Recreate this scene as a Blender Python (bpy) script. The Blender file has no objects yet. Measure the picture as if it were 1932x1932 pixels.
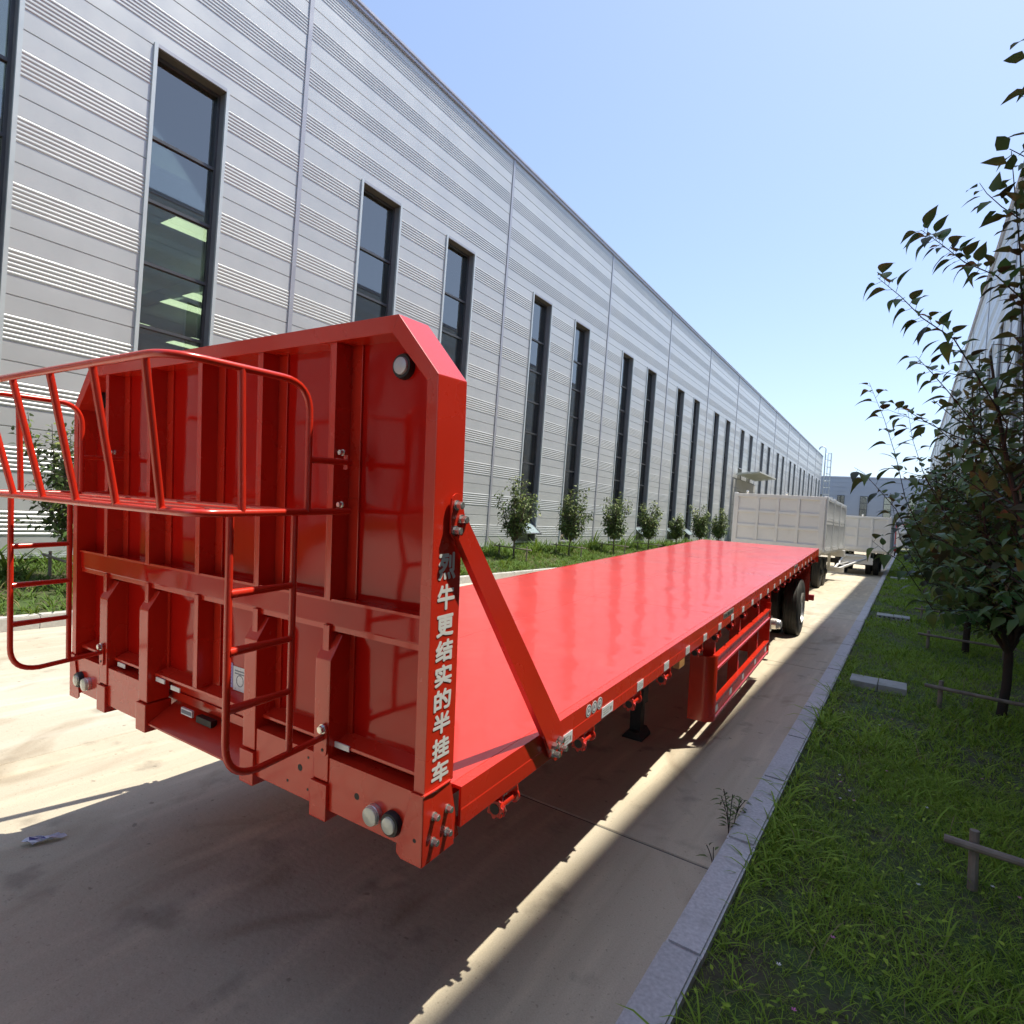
import bpy, bmesh, math, random
import numpy as np
from mathutils import Matrix, Vector
random.seed(7); RNG = np.random.default_rng(7)
SC = bpy.context.scene
COL = SC.collection
# ------------------------------------------------------------------ camera, sky, sun, exposure
cam_data = bpy.data.cameras.new('camera')
cam = bpy.data.objects.new('camera', cam_data); COL.objects.link(cam)
_r = Vector((0.8297114641, 0.5532816020, 0.0738806815))
_u = Vector((-0.0656561469, -0.0347038701, 0.9972386433))
_f = Vector((-0.5543177398, 0.8322710557, -0.0075321393))
cm = Matrix.Identity(4)
for i in range(3):
    cm[i][0] = _r[i]; cm[i][1] = _u[i]; cm[i][2] = -_f[i]
cm[2][3] = 1.982
cam.matrix_world = cm
cam_data.sensor_width = 36.0; cam_data.sensor_fit = 'HORIZONTAL'
cam_data.lens = 36.0 * 1116.64 / 1932.0
cam_data.clip_start = 0.05; cam_data.clip_end = 3000
SC.camera = cam
SUN = Vector((0.262, 0.30, 1.0)).normalized()
world = bpy.data.worlds.new('World'); SC.world = world; world.use_nodes = True
wn = world.node_tree.nodes; wl = world.node_tree.links; wn.clear()
sky = wn.new('ShaderNodeTexSky'); sky.sky_type = 'NISHITA'; sky.sun_disc = False
sky.sun_elevation = math.asin(SUN.z); sky.sun_rotation = math.atan2(SUN.x, SUN.y)
sky.air_density = 1.0; sky.dust_density = 1.2; sky.ozone_density = 3.0; sky.altitude = 0
bg = wn.new('ShaderNodeBackground'); bg.inputs['Strength'].default_value = 0.15
wo = wn.new('ShaderNodeOutputWorld')
gam = wn.new('ShaderNodeGamma'); gam.inputs[1].default_value = 0.72
tnt = wn.new('ShaderNodeMix'); tnt.data_type = 'RGBA'; tnt.blend_type = 'MULTIPLY'; tnt.inputs[0].default_value = 1.0; tnt.inputs[7].default_value = (0.93, 0.965, 1.055, 1)
wl.new(sky.outputs[0], gam.inputs[0]); wl.new(gam.outputs[0], tnt.inputs[6]); wl.new(tnt.outputs[2], bg.inputs[0]); wl.new(bg.outputs[0], wo.inputs[0])
sun_d = bpy.data.lights.new('sun', 'SUN'); sun_d.energy = 2.9; sun_d.angle = math.radians(0.55)
sun_d.color = (1.0, 0.93, 0.80)
sun = bpy.data.objects.new('sun', sun_d); COL.objects.link(sun)
sun.rotation_euler = SUN.to_track_quat('Z', 'Y').to_euler(); sun.location = (0, 0, 60)
vs = SC.view_settings
vs.view_transform = 'Standard'; vs.look = 'None'; vs.gamma = 1.0; vs.use_curve_mapping = False
vs.exposure = 1.30
try:
    SC.cycles.max_bounces = 8; SC.cycles.transparent_max_bounces = 8; SC.cycles.use_denoising = True
    SC.cycles.diffuse_bounces = 4; SC.cycles.caustics_reflective = False; SC.cycles.caustics_refractive = False
except Exception: pass

# ------------------------------------------------------------------ materials
MATS = {}
def mat(name, col, rough=0.5, metal=0.0, coat=0.0, noise=None, bump=None, spec=0.5, stain=None):
    """noise=(scale, amount): value mottling; bump=(scale, strength, distance); stain=(scale, colour, threshold)"""
    m = bpy.data.materials.new(name); m.use_nodes = True
    nt = m.node_tree; n = nt.nodes; l = nt.links
    b = n['Principled BSDF']
    b.inputs['Base Color'].default_value = (*col, 1)
    b.inputs['Roughness'].default_value = rough; b.inputs['Metallic'].default_value = metal
    b.inputs['Specular IOR Level'].default_value = spec
    b.inputs['Coat Weight'].default_value = coat; b.inputs['Coat Roughness'].default_value = 0.06
    tc = n.new('ShaderNodeTexCoord')
    src = None
    if noise:
        t = n.new('ShaderNodeTexNoise'); t.inputs['Scale'].default_value = noise[0]; t.inputs['Detail'].default_value = 6
        l.new(tc.outputs['Object'], t.inputs['Vector'])
        r = n.new('ShaderNodeMapRange'); r.inputs[1].default_value = 0.25; r.inputs[2].default_value = 0.75
        r.inputs[3].default_value = 1 - noise[1]; r.inputs[4].default_value = 1 + noise[1]
        l.new(t.outputs['Fac'], r.inputs[0])
        mx = n.new('ShaderNodeMix'); mx.data_type = 'RGBA'; mx.blend_type = 'MULTIPLY'; mx.inputs[0].default_value = 1
        mx.inputs[6].default_value = (*col, 1); l.new(r.outputs[0], mx.inputs[7]); src = mx.outputs[2]
        l.new(src, b.inputs['Base Color'])
        rr = n.new('ShaderNodeMapRange'); rr.inputs[1].default_value = 0.3; rr.inputs[2].default_value = 0.7
        rr.inputs[3].default_value = max(0.02, rough * 0.85); rr.inputs[4].default_value = min(1, rough * 1.15)
        l.new(t.outputs['Fac'], rr.inputs[0]); l.new(rr.outputs[0], b.inputs['Roughness'])
    if stain:
        t = n.new('ShaderNodeTexNoise'); t.inputs['Scale'].default_value = stain[0]; t.inputs['Detail'].default_value = 8
        t.inputs['Roughness'].default_value = 0.65
        l.new(tc.outputs['Object'], t.inputs['Vector'])
        r = n.new('ShaderNodeMapRange'); r.inputs[1].default_value = stain[2]; r.inputs[2].default_value = stain[2] + 0.16
        r.inputs[4].default_value = stain[3] if len(stain) > 3 else 0.8
        l.new(t.outputs['Fac'], r.inputs[0])
        mx = n.new('ShaderNodeMix'); mx.data_type = 'RGBA'
        l.new(r.outputs[0], mx.inputs[0])
        if src: l.new(src, mx.inputs[6])
        else: mx.inputs[6].default_value = (*col, 1)
        mx.inputs[7].default_value = (*stain[1], 1); src = mx.outputs[2]; l.new(src, b.inputs['Base Color'])
    if bump:
        t = n.new('ShaderNodeTexNoise'); t.inputs['Scale'].default_value = bump[0]; t.inputs['Detail'].default_value = bump[3] if len(bump) > 3 else 4
        l.new(tc.outputs['Object'], t.inputs['Vector'])
        bp = n.new('ShaderNodeBump'); bp.inputs['Strength'].default_value = bump[1]; bp.inputs['Distance'].default_value = bump[2]
        l.new(t.outputs['Fac'], bp.inputs['Height']); l.new(bp.outputs[0], b.inputs['Normal'])
        if coat: l.new(bp.outputs[0], b.inputs['Coat Normal'])
    MATS[name] = m
    return m

RED = (0.58, 0.028, 0.011)
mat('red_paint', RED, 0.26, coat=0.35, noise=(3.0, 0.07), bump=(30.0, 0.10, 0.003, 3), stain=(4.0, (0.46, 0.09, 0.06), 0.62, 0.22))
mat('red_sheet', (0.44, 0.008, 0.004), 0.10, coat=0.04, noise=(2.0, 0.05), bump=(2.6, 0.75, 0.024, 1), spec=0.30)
mat('red_deck', (0.60, 0.040, 0.027), 0.32, coat=0.4, noise=(1.5, 0.06), bump=(2.6, 0.8, 0.010, 2), stain=(1.3, (0.62, 0.10, 0.075), 0.58, 0.35))
mat('steel_bolt', (0.72, 0.71, 0.68), 0.22, metal=0.85, noise=(60, 0.12))
mat('white_lettering', (0.72, 0.72, 0.70), 0.45)
mat('sticker_white', (0.72, 0.74, 0.76), 0.3, noise=(90, 0.08))
mat('sticker_print', (0.12, 0.14, 0.2), 0.4)
mat('sticker_lilac', (0.35, 0.30, 0.62), 0.4)
mat('lamp_lens', (0.62, 0.62, 0.5), 0.15, coat=1, bump=(140, 0.4, 0.002))
mat('lamp_lens_clear', (0.5, 0.54, 0.58), 0.1, coat=1, bump=(90, 0.6, 0.003))
mat('rubber_black', (0.014, 0.014, 0.015), 0.55, noise=(20, 0.3))
mat('tyre_rubber', (0.030, 0.029, 0.027), 0.62, noise=(9, 0.35), bump=(60, 0.3, 0.003), stain=(7, (0.11, 0.10, 0.08), 0.56, 0.5))
mat('rim_metal', (0.55, 0.54, 0.5), 0.35, metal=0.7, noise=(12, 0.2))
mat('hub_silver', (0.78, 0.76, 0.72), 0.3, metal=0.8, noise=(14, 0.15))
mat('dark_metal', (0.02, 0.02, 0.022), 0.5, metal=0.3, noise=(16, 0.3))
mat('amber_plastic', (0.55, 0.27, 0.09), 0.3, coat=0.5)
mat('cladding', (0.52, 0.54, 0.545), 0.4, metal=0.25, noise=(1.1, 0.045), bump=(45, 0.04, 0.002))
mat('trim_metal', (0.40, 0.41, 0.45), 0.4, metal=0.3, noise=(2.0, 0.05))
mat('trim_light', (0.55, 0.60, 0.61), 0.35, metal=0.2, noise=(2.0, 0.05))
mat('coping_metal', (0.42, 0.43, 0.50), 0.35, metal=0.3, noise=(2.0, 0.05))
mat('reveal_grey', (0.22, 0.23, 0.25), 0.5, metal=0.2, noise=(4.0, 0.1))
mat('frame_grey', (0.10, 0.105, 0.115), 0.4, metal=0.4, noise=(4.0, 0.1))
mat('reveal_brown', (0.11, 0.10, 0.085), 0.6, noise=(8.0, 0.15))
mat('far_cladding', (0.34, 0.375, 0.44), 0.45, metal=0.2, noise=(0.25, 0.08))
mat('plinth_grey', (0.12, 0.12, 0.12), 0.8, noise=(3, 0.25), bump=(20, 0.4, 0.01))
mat('interior_dark', (0.11, 0.115, 0.10), 0.8, noise=(0.7, 0.2))
mat('interior_steel', (0.22, 0.27, 0.27), 0.6, noise=(1.0, 0.1))
mat('portal_concrete', (0.36, 0.36, 0.34), 0.7, noise=(1.4, 0.12), bump=(14, 0.3, 0.006))
mat('shutter', (0.26, 0.22, 0.19), 0.5, metal=0.3, noise=(2, 0.1))
mat('canopy_white', (0.48, 0.50, 0.47), 0.4, noise=(2, 0.08))
mat('trailer_white', (0.74, 0.73, 0.70), 0.38, coat=0.2, noise=(1.3, 0.06), stain=(2.2, (0.42, 0.39, 0.33), 0.62, 0.35))
mat('trailer_white_clean', (0.76, 0.77, 0.77), 0.35, coat=0.2, noise=(1.5, 0.06))
mat('red_dull', (0.35, 0.02, 0.02), 0.45, noise=(5, 0.15))
mat('granite', (0.49, 0.485, 0.485), 0.75, noise=(55, 0.22), bump=(70, 0.45, 0.004), stain=(3.5, (0.22, 0.20, 0.16), 0.60, 0.55))
mat('kerb_concrete', (0.46, 0.45, 0.42), 0.85, noise=(22, 0.14), bump=(45, 0.5, 0.005), stain=(2.5, (0.30, 0.28, 0.24), 0.58, 0.5))
mat('soil', (0.060, 0.052, 0.028), 0.95, noise=(5, 0.35), bump=(14, 0.8, 0.04, 8), stain=(1.6, (0.045, 0.085, 0.015), 0.42, 0.9))
mat('bark', (0.035, 0.027, 0.021), 0.85, noise=(14, 0.3), bump=(40, 0.7, 0.01))
mat('bark_light', (0.10, 0.08, 0.06), 0.85, noise=(14, 0.3), bump=(40, 0.6, 0.01))
mat('stake_wood', (0.24, 0.205, 0.165), 0.8, noise=(11, 0.35), bump=(30, 0.6, 0.008))
mat('cover_concrete', (0.36, 0.37, 0.34), 0.85, noise=(9, 0.2), bump=(24, 0.5, 0.008), stain=(4, (0.13, 0.15, 0.09), 0.54, 0.7))
mat('paper', (0.62, 0.64, 0.72), 0.45, noise=(30, 0.15))
mat('paper_print', (0.10, 0.10, 0.28), 0.45)
mat('ring_dark', (0.02, 0.018, 0.016), 0.6)
mat('flower_pink', (0.62, 0.16, 0.42), 0.5)
mat('flower_white', (0.7, 0.7, 0.68), 0.5)
mat('far_ground', (0.10, 0.11, 0.06), 0.95, noise=(0.3, 0.3))

def concrete(name, col, col2, scale_y=1.0):
    """cast road concrete: pale dusty film, brushed streaks along the road, brown earth smears, small dark spots"""
    m = bpy.data.materials.new(name); m.use_nodes = True
    nt = m.node_tree; n = nt.nodes; l = nt.links; b = n['Principled BSDF']
    b.inputs['Roughness'].default_value = 0.86
    tc = n.new('ShaderNodeNewGeometry')
    def noise(scale, vec=(1, 1, 1), detail=6, dist=0.0):
        mp = n.new('ShaderNodeMapping'); mp.inputs['Scale'].default_value = vec
        l.new(tc.outputs['Position'], mp.inputs['Vector'])
        t = n.new('ShaderNodeTexNoise'); t.inputs['Scale'].default_value = scale; t.inputs['Detail'].default_value = detail
        t.inputs['Distortion'].default_value = dist
        l.new(mp.outputs[0], t.inputs['Vector']); return t.outputs['Fac']
    def ramp(src, a, b_, lo=0.0, hi=1.0):
        r = n.new('ShaderNodeMapRange'); r.inputs[1].default_value = a; r.inputs[2].default_value = b_
        r.inputs[3].default_value = lo; r.inputs[4].default_value = hi; l.new(src, r.inputs[0]); return r.outputs[0]
    def mix(f, a, c, mode='MIX'):
        mx = n.new('ShaderNodeMix'); mx.data_type = 'RGBA'; mx.blend_type = mode
        if isinstance(f, float): mx.inputs[0].default_value = f
        else: l.new(f, mx.inputs[0])
        for k, v in ((6, a), (7, c)):
            if isinstance(v, tuple): mx.inputs[k].default_value = (*v, 1)
            else: l.new(v, mx.inputs[k])
        return mx.outputs[2]
    c = mix(ramp(noise(0.55, (1, 0.4, 1), 5, 0.6), 0.35, 0.65), col, col2)
    c = mix(ramp(noise(2.2, (3.2, 0.35, 1), 7), 0.52, 0.72, 0, 0.55), c, tuple(min(1, x * 1.28) for x in col))
    c = mix(ramp(noise(1.3, (1, 0.6, 1), 9, 1.2), 0.58, 0.70, 0, 0.5), c, (0.22, 0.165, 0.105))
    c = mix(ramp(noise(3.1, (1, 1, 1), 10), 0.60, 0.72, 0, 0.55), c, (0.16, 0.14, 0.11))
    c = mix(ramp(noise(11.0, (1, 1, 1), 4), 0.69, 0.73, 0, 0.5), c, (0.10, 0.085, 0.065))
    c = mix(ramp(noise(5.0, (2.6, 0.10, 1), 6, 0.3), 0.54, 0.78, 0, 0.22), c, (0.30, 0.245, 0.17))
    c = mix(ramp(noise(46.0, (1, 1, 1), 3), 0.64, 0.70, 0, 0.45), c, (0.20, 0.17, 0.13))
    c = mix(ramp(noise(0.9, (1.2, 0.25, 1), 8, 2.0), 0.56, 0.66, 0, 0.2), c, (0.56, 0.53, 0.47))
    c = mix(1.0, c, ramp(noise(140, (1, 1, 1), 3), 0.2, 0.8, 0.86, 1.14), 'MULTIPLY')
    l.new(c, b.inputs['Base Color'])
    bp = n.new('ShaderNodeBump'); bp.inputs['Strength'].default_value = 0.5; bp.inputs['Distance'].default_value = 0.006
    l.new(noise(30, (1, 1, 1), 8), bp.inputs['Height']); l.new(bp.outputs[0], b.inputs['Normal'])
    MATS[name] = m
concrete('road_concrete', (0.52, 0.455, 0.335), (0.43, 0.385, 0.30))
concrete('road_concrete_pale', (0.48, 0.45, 0.38), (0.42, 0.37, 0.28))

def vary(name, amt):
    """each panel or slab a touch lighter or darker than its neighbour"""
    nt = MATS[name].node_tree; b = nt.nodes['Principled BSDF']; src = b.inputs['Base Color'].links[0].from_socket
    oi = nt.nodes.new('ShaderNodeObjectInfo'); r = nt.nodes.new('ShaderNodeMapRange'); r.inputs[3].default_value = 1 - amt; r.inputs[4].default_value = 1 + amt
    mx = nt.nodes.new('ShaderNodeMix'); mx.data_type = 'RGBA'; mx.blend_type = 'MULTIPLY'; mx.inputs[0].default_value = 1
    nt.links.new(oi.outputs['Random'], r.inputs[0]); nt.links.new(src, mx.inputs[6]); nt.links.new(r.outputs[0], mx.inputs[7]); nt.links.new(mx.outputs[2], b.inputs['Base Color'])
vary('cladding', 0.035); vary('road_concrete', 0.05); vary('road_concrete_pale', 0.06); vary('granite', 0.07); vary('kerb_concrete', 0.06)
def leaf_mat(name, c1, c2, back, trans=0.25, ro=0.45):
    m = bpy.data.materials.new(name); m.use_nodes = True
    nt = m.node_tree; n = nt.nodes; l = nt.links; b = n['Principled BSDF']
    b.inputs['Roughness'].default_value = ro; b.inputs['Specular IOR Level'].default_value = 0.3
    at = n.new('ShaderNodeAttribute'); at.attribute_name = 'tint'
    mx = n.new('ShaderNodeMix'); mx.data_type = 'RGBA'; l.new(at.outputs['Fac'], mx.inputs[0])
    mx.inputs[6].default_value = (*c1, 1); mx.inputs[7].default_value = (*c2, 1)
    g = n.new('ShaderNodeNewGeometry'); m2 = n.new('ShaderNodeMix'); m2.data_type = 'RGBA'
    l.new(g.outputs['Backfacing'], m2.inputs[0]); l.new(mx.outputs[2], m2.inputs[6]); m2.inputs[7].default_value = (*back, 1)
    l.new(m2.outputs[2], b.inputs['Base Color'])
    tr = n.new('ShaderNodeBsdfTranslucent'); l.new(m2.outputs[2], tr.inputs[0])
    ms = n.new('ShaderNodeMixShader'); ms.inputs[0].default_value = trans
    l.new(b.outputs[0], ms.inputs[1]); l.new(tr.outputs[0], ms.inputs[2])
    l.new(ms.outputs[0], n['Material Output'].inputs[0])
    MATS[name] = m
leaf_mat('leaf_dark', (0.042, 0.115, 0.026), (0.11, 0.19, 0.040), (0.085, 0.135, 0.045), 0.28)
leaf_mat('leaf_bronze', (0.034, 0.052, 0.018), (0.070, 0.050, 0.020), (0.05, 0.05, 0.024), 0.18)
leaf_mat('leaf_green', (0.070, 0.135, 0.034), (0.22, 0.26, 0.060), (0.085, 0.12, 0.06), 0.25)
leaf_mat('grass_shade', (0.14, 0.27, 0.022), (0.39, 0.52, 0.06), (0.24, 0.37, 0.04), 0.3, 0.75)  # lighter copy of grass_sun, the shade's missing light put into its colour
leaf_mat('grass_dry', (0.20, 0.17, 0.07), (0.34, 0.30, 0.15), (0.25, 0.21, 0.1), 0.2, 0.8)
leaf_mat('grass_sun', (0.075, 0.140, 0.018), (0.22, 0.29, 0.045), (0.10, 0.18, 0.03), 0.3, 0.75)

def glass_mat():
    m = bpy.data.materials.new('window_glass'); m.use_nodes = True
    nt = m.node_tree; n = nt.nodes; l = nt.links; n.remove(n['Principled BSDF'])
    gl = n.new('ShaderNodeBsdfGlossy'); gl.inputs['Roughness'].default_value = 0.02; gl.inputs['Color'].default_value = (0.80, 0.79, 0.75, 1)
    tr = n.new('ShaderNodeBsdfTransparent'); tr.inputs['Color'].default_value = (0.60, 0.64, 0.60, 1)
    fr = n.new('ShaderNodeFresnel'); fr.inputs['IOR'].default_value = 1.75
    ad = n.new('ShaderNodeMath'); ad.operation = 'ADD'; ad.inputs[1].default_value = 0.17; ad.use_clamp = True
    l.new(fr.outputs[0], ad.inputs[0])
    ms = n.new('ShaderNodeMixShader'); l.new(ad.outputs[0], ms.inputs[0]); l.new(tr.outputs[0], ms.inputs[1]); l.new(gl.outputs[0], ms.inputs[2])
    l.new(ms.outputs[0], n['Material Output'].inputs[0]); MATS['window_glass'] = m
glass_mat()
def emis(name, col, s):
    m = bpy.data.materials.new(name); m.use_nodes = True
    n = m.node_tree.nodes; b = n['Principled BSDF']
    b.inputs['Emission Color'].default_value = (*col, 1); b.inputs['Emission Strength'].default_value = s
    b.inputs['Base Color'].default_value = (0.5, 0.5, 0.5, 1); MATS[name] = m
mat('sash_glass', (0.32, 0.40, 0.42), 0.08, coat=0.6)  # pale base colour stands in for sky reflected in the tilted sash
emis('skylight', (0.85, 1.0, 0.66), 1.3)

# ------------------------------------------------------------------ mesh helpers
class MB:
    def __init__(s, off=(0, 0, 0)): s.v = []; s.f = []; s.mi = []; s.off = Vector(off); s.m = 0
    def add(s, vs, fs):
        b = len(s.v); s.v += [tuple(Vector(p) - s.off) for p in vs]
        for f in fs: s.f.append(tuple(b + i for i in f)); s.mi.append(s.m)
        return s
    def box(s, x0, x1, y0, y1, z0, z1):
        if x0 > x1: x0, x1 = x1, x0
        if y0 > y1: y0, y1 = y1, y0
        if z0 > z1: z0, z1 = z1, z0
        return s.add([(x0,y0,z0),(x1,y0,z0),(x1,y1,z0),(x0,y1,z0),(x0,y0,z1),(x1,y0,z1),(x1,y1,z1),(x0,y1,z1)],
              [(0,3,2,1),(4,5,6,7),(0,1,5,4),(1,2,6,5),(2,3,7,6),(3,0,4,7)])
    def prism(s, poly, axis, a, b):
        """poly: 2D points; axis 'x': (y,z), 'y': (x,z), 'z': (x,y)"""
        mk = {'x': lambda p, t: (t, p[0], p[1]), 'y': lambda p, t: (p[0], t, p[1]), 'z': lambda p, t: (p[0], p[1], t)}[axis]
        n = len(poly); ar = sum(poly[i][0]*poly[(i+1)%n][1]-poly[(i+1)%n][0]*poly[i][1] for i in range(n))
        if (ar < 0) != (axis == 'y'): poly = poly[::-1]
        if a > b: a, b = b, a
        vs = [mk(p, a) for p in poly] + [mk(p, b) for p in poly]
        fs = [tuple(range(n))[::-1], tuple(range(n, 2*n))] + [(i, (i+1) % n, n+(i+1) % n, n+i) for i in range(n)]
        return s.add(vs, fs)
    def tube(s, pts, r, seg=10, cap=True, closed=False):
        pts = [Vector(p) for p in pts]; n = len(pts); vs = []; fs = []
        rs = r if isinstance(r, (list, tuple)) else [r] * n
        ref = None
        for i, p in enumerate(pts):
            if closed: d = pts[(i+1) % n] - pts[i-1]
            else: d = (pts[min(i+1, n-1)] - pts[max(i-1, 0)])
            d = d.normalized() if d.length > 1e-9 else Vector((0, 0, 1))
            if ref is None:
                ref = d.orthogonal().normalized()
            else:
                ref = (ref - d * ref.dot(d)); ref = ref.normalized() if ref.length > 1e-6 else d.orthogonal().normalized()
            q = d.cross(ref)
            for k in range(seg):
                a = 2 * math.pi * k / seg
                vs.append(p + (ref * math.cos(a) + q * math.sin(a)) * rs[i])
        m = n if closed else n - 1
        for i in range(m):
            j = (i + 1) % n
            for k in range(seg):
                k2 = (k + 1) % seg
                fs.append((i*seg+k, i*seg+k2, j*seg+k2, j*seg+k))
        if cap and not closed:
            fs.append(tuple(range(seg))[::-1]); fs.append(tuple((n-1)*seg + k for k in range(seg)))
        return s.add(vs, fs)
    def cyl(s, a, b, r, seg=16): return s.tube([a, b], r, seg)
    def lathe(s, prof, c, axis, seg=32, closed=False):
        """prof: (radius, offset along axis)"""
        c = Vector(c); ax = Vector(axis).normalized(); e1 = ax.orthogonal().normalized(); e2 = ax.cross(e1)
        vs = []; fs = []; n = len(prof)
        for (r, t) in prof:
            for k in range(seg):
                a = 2*math.pi*k/seg; vs.append(c + ax*t + (e1*math.cos(a)+e2*math.sin(a))*r)
        for i in range(n if closed else n-1):
            j = (i+1) % n
            for k in range(seg):
                k2 = (k+1) % seg; fs.append((i*seg+k, i*seg+k2, j*seg+k2, j*seg+k))
        return s.add(vs, fs)
    def mesh(s, name, mats, smooth=False, bevel=0):
        me = bpy.data.meshes.new(name); me.from_pydata([tuple(v) for v in s.v], [], s.f)
        if not isinstance(mats, (list, tuple)): mats = [mats]
        for m in mats: me.materials.append(MATS[m])
        me.polygons.foreach_set('material_index', s.mi)
        me.update()
        if smooth:
            bm = bmesh.new(); bm.from_mesh(me); bmesh.ops.recalc_face_normals(bm, faces=bm.faces)
            for f in bm.faces: f.smooth = True
            for e in bm.edges:
                if len(e.link_faces) == 2 and e.calc_face_angle(0) > math.radians(38): e.smooth = False
            bm.to_mesh(me); bm.free()
        return me
    def build(s, name, mats, parent=None, smooth=False, bevel=0, seg=2):
        me = s.mesh(name, mats, smooth)
        if bevel:
            bm = bmesh.new(); bm.from_mesh(me)
            es = [e for e in bm.edges if len(e.link_faces) == 2 and e.calc_face_angle(0) > math.radians(30)]
            bmesh.ops.bevel(bm, geom=es, offset=bevel, segments=seg, affect='EDGES', profile=0.7, clamp_overlap=True)
            bm.to_mesh(me); bm.free()
        return link(name, me, parent)

def link(name, me, parent=None):
    o = bpy.data.objects.new(name, me); COL.objects.link(o)
    if parent: o.parent = parent
    return o
def tag(o, label=None, cat=None, group=None, kind=None):
    if label: o['label'] = label
    if cat: o['category'] = cat
    if group: o['group'] = group
    if kind: o['kind'] = kind
    return o
def empty(name, loc=(0, 0, 0), **kw):
    o = bpy.data.objects.new(name, None); COL.objects.link(o); o.location = loc; o.empty_display_size = 0.2
    return tag(o, **kw)
def arc(c, r, a0, a1, n, f):
    return [f(c[0] + r*math.cos(math.radians(a0+(a1-a0)*i/n)), c[1] + r*math.sin(math.radians(a0+(a1-a0)*i/n))) for i in range(n+1)]

# ------------------------------------------------------------------ the setting
mb = MB(); mb.box(-600, 600, -300, 1400, -0.9, -0.12)
tag(mb.build('ground', 'far_ground'), kind='structure')

KX, LKX = -0.7776, -9.08        # kerb faces, right and left
road = MB().box(LKX - 0.1, KX + 0.1, -8, 125, -0.3, -0.008).build('road', 'plinth_grey'); tag(road, kind='structure')
XM = -4.95
lane_meshes = {}
for (x0, x1, mt, dy) in ((XM + 0.004, KX, 'road_concrete', 3.52), (LKX, XM - 0.004, 'road_concrete_pale', 3.52)):
    me = MB().box(x0, x1, 0.009, 5.991, -0.2, 0).mesh('slab', mt)
    for k in range(-2, 20):
        if k < 4:
            s = MB().box(x0, x1, 0.009, 5.991, -0.2, 0).build('slab', mt, road, bevel=0.006, seg=1)
        else: s = link('slab', me, road)
        s.location = (0, dy + 6 * k, 0)
tag(MB().box(LKX, KX, -34, 3.52 - 12.004, -0.2, 0).build('road', 'road_concrete'), kind='structure')
for (a, b, h, m_) in ((KX, -0.612, 0.105, 'granite'), (LKX - 0.16, LKX, 0.17, 'kerb_concrete')): tag(MB().box(a, b, -34, -4.01, -0.1, h).build('kerb', m_), kind='structure')
tag(MB().box(-60, 60, 125, 133, -0.3, -0.004).build('road', 'road_concrete_pale'), kind='structure')

def kerb_row(xa, xb, h, mt, y0, y1, name_part, start, step=1.0, nind=70):
    k = empty('kerb', (xa, y0, 0), kind='structure')
    meshes = []
    for i in range(4):
        j = MB().box(0, xb - xa, 0.004, step - 0.004, -0.1, h)
        me = j.mesh('kerbstone', mt)
        bm = bmesh.new(); bm.from_mesh(me)
        bmesh.ops.bevel(bm, geom=[e for e in bm.edges if e.verts[0].co.z > 0 and e.verts[1].co.z > 0], offset=0.012, segments=2, affect='EDGES')
        for v in bm.verts: v.co.x += random.uniform(-0.0012, 0.0012)
        bm.to_mesh(me); bm.free(); meshes.append(me)
    y = start; n = 0
    while y < y1 and n < nind:
        o = link('kerbstone', meshes[n % 4], k); o.location = (random.uniform(-0.003, 0.003), y - y0, random.uniform(-0.003, 0.003)); n += 1; y += step
    if y < y1:
        tag(MB((xa, y0, 0)).box(xa, xb, y, y1, -0.1, h).build('kerbstone_run', mt, k), kind='stuff')
    return k
kerb_row(KX, -0.612, 0.105, 'granite', -3, 92, 'kerbstone', -2.85, 1.1)
kerb_row(LKX - 0.16, LKX, 0.17, 'kerb_concrete', -4, 125, 'kerbstone', -4.0, 1.0, 90)

def verge(x0, x1, z0, z1, y0, y1, nx, ny, amp, name='verge', skip=None):
    mb = MB(); vs = []; fs = []
    for j in range(ny + 1):
        for i in range(nx + 1):
            u = i / nx; z = z0 + (z1 - z0) * u
            if 0 < i < nx: z += random.uniform(-amp, amp)
            vs.append((x0 + (x1 - x0) * u, y0 + (y1 - y0) * j / ny, z))
    for j in range(ny):
        for i in range(nx):
            a = j*(nx+1)+i; fs.append((a, a+1, a+nx+2, a+nx+1) if x1 > x0 else (a, a+nx+1, a+nx+2, a+1))
    mb.add(vs, fs); o = mb.build(name, 'soil', smooth=True); tag(o, kind='structure'); return o
RWX, LWX = 2.54, -12.6           # building faces
verge(-0.615, RWX + 0.3, 0.055, 0.10, -34, 92, 14, 300, 0.012)
verge(LKX - 0.155, LWX - 0.3, 0.12, 0.42, -34, 125, 12, 190, 0.02)
def verge_z(x): return 0.12 + (0.30) * (LKX - 0.155 - x) / 3.665

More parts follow.
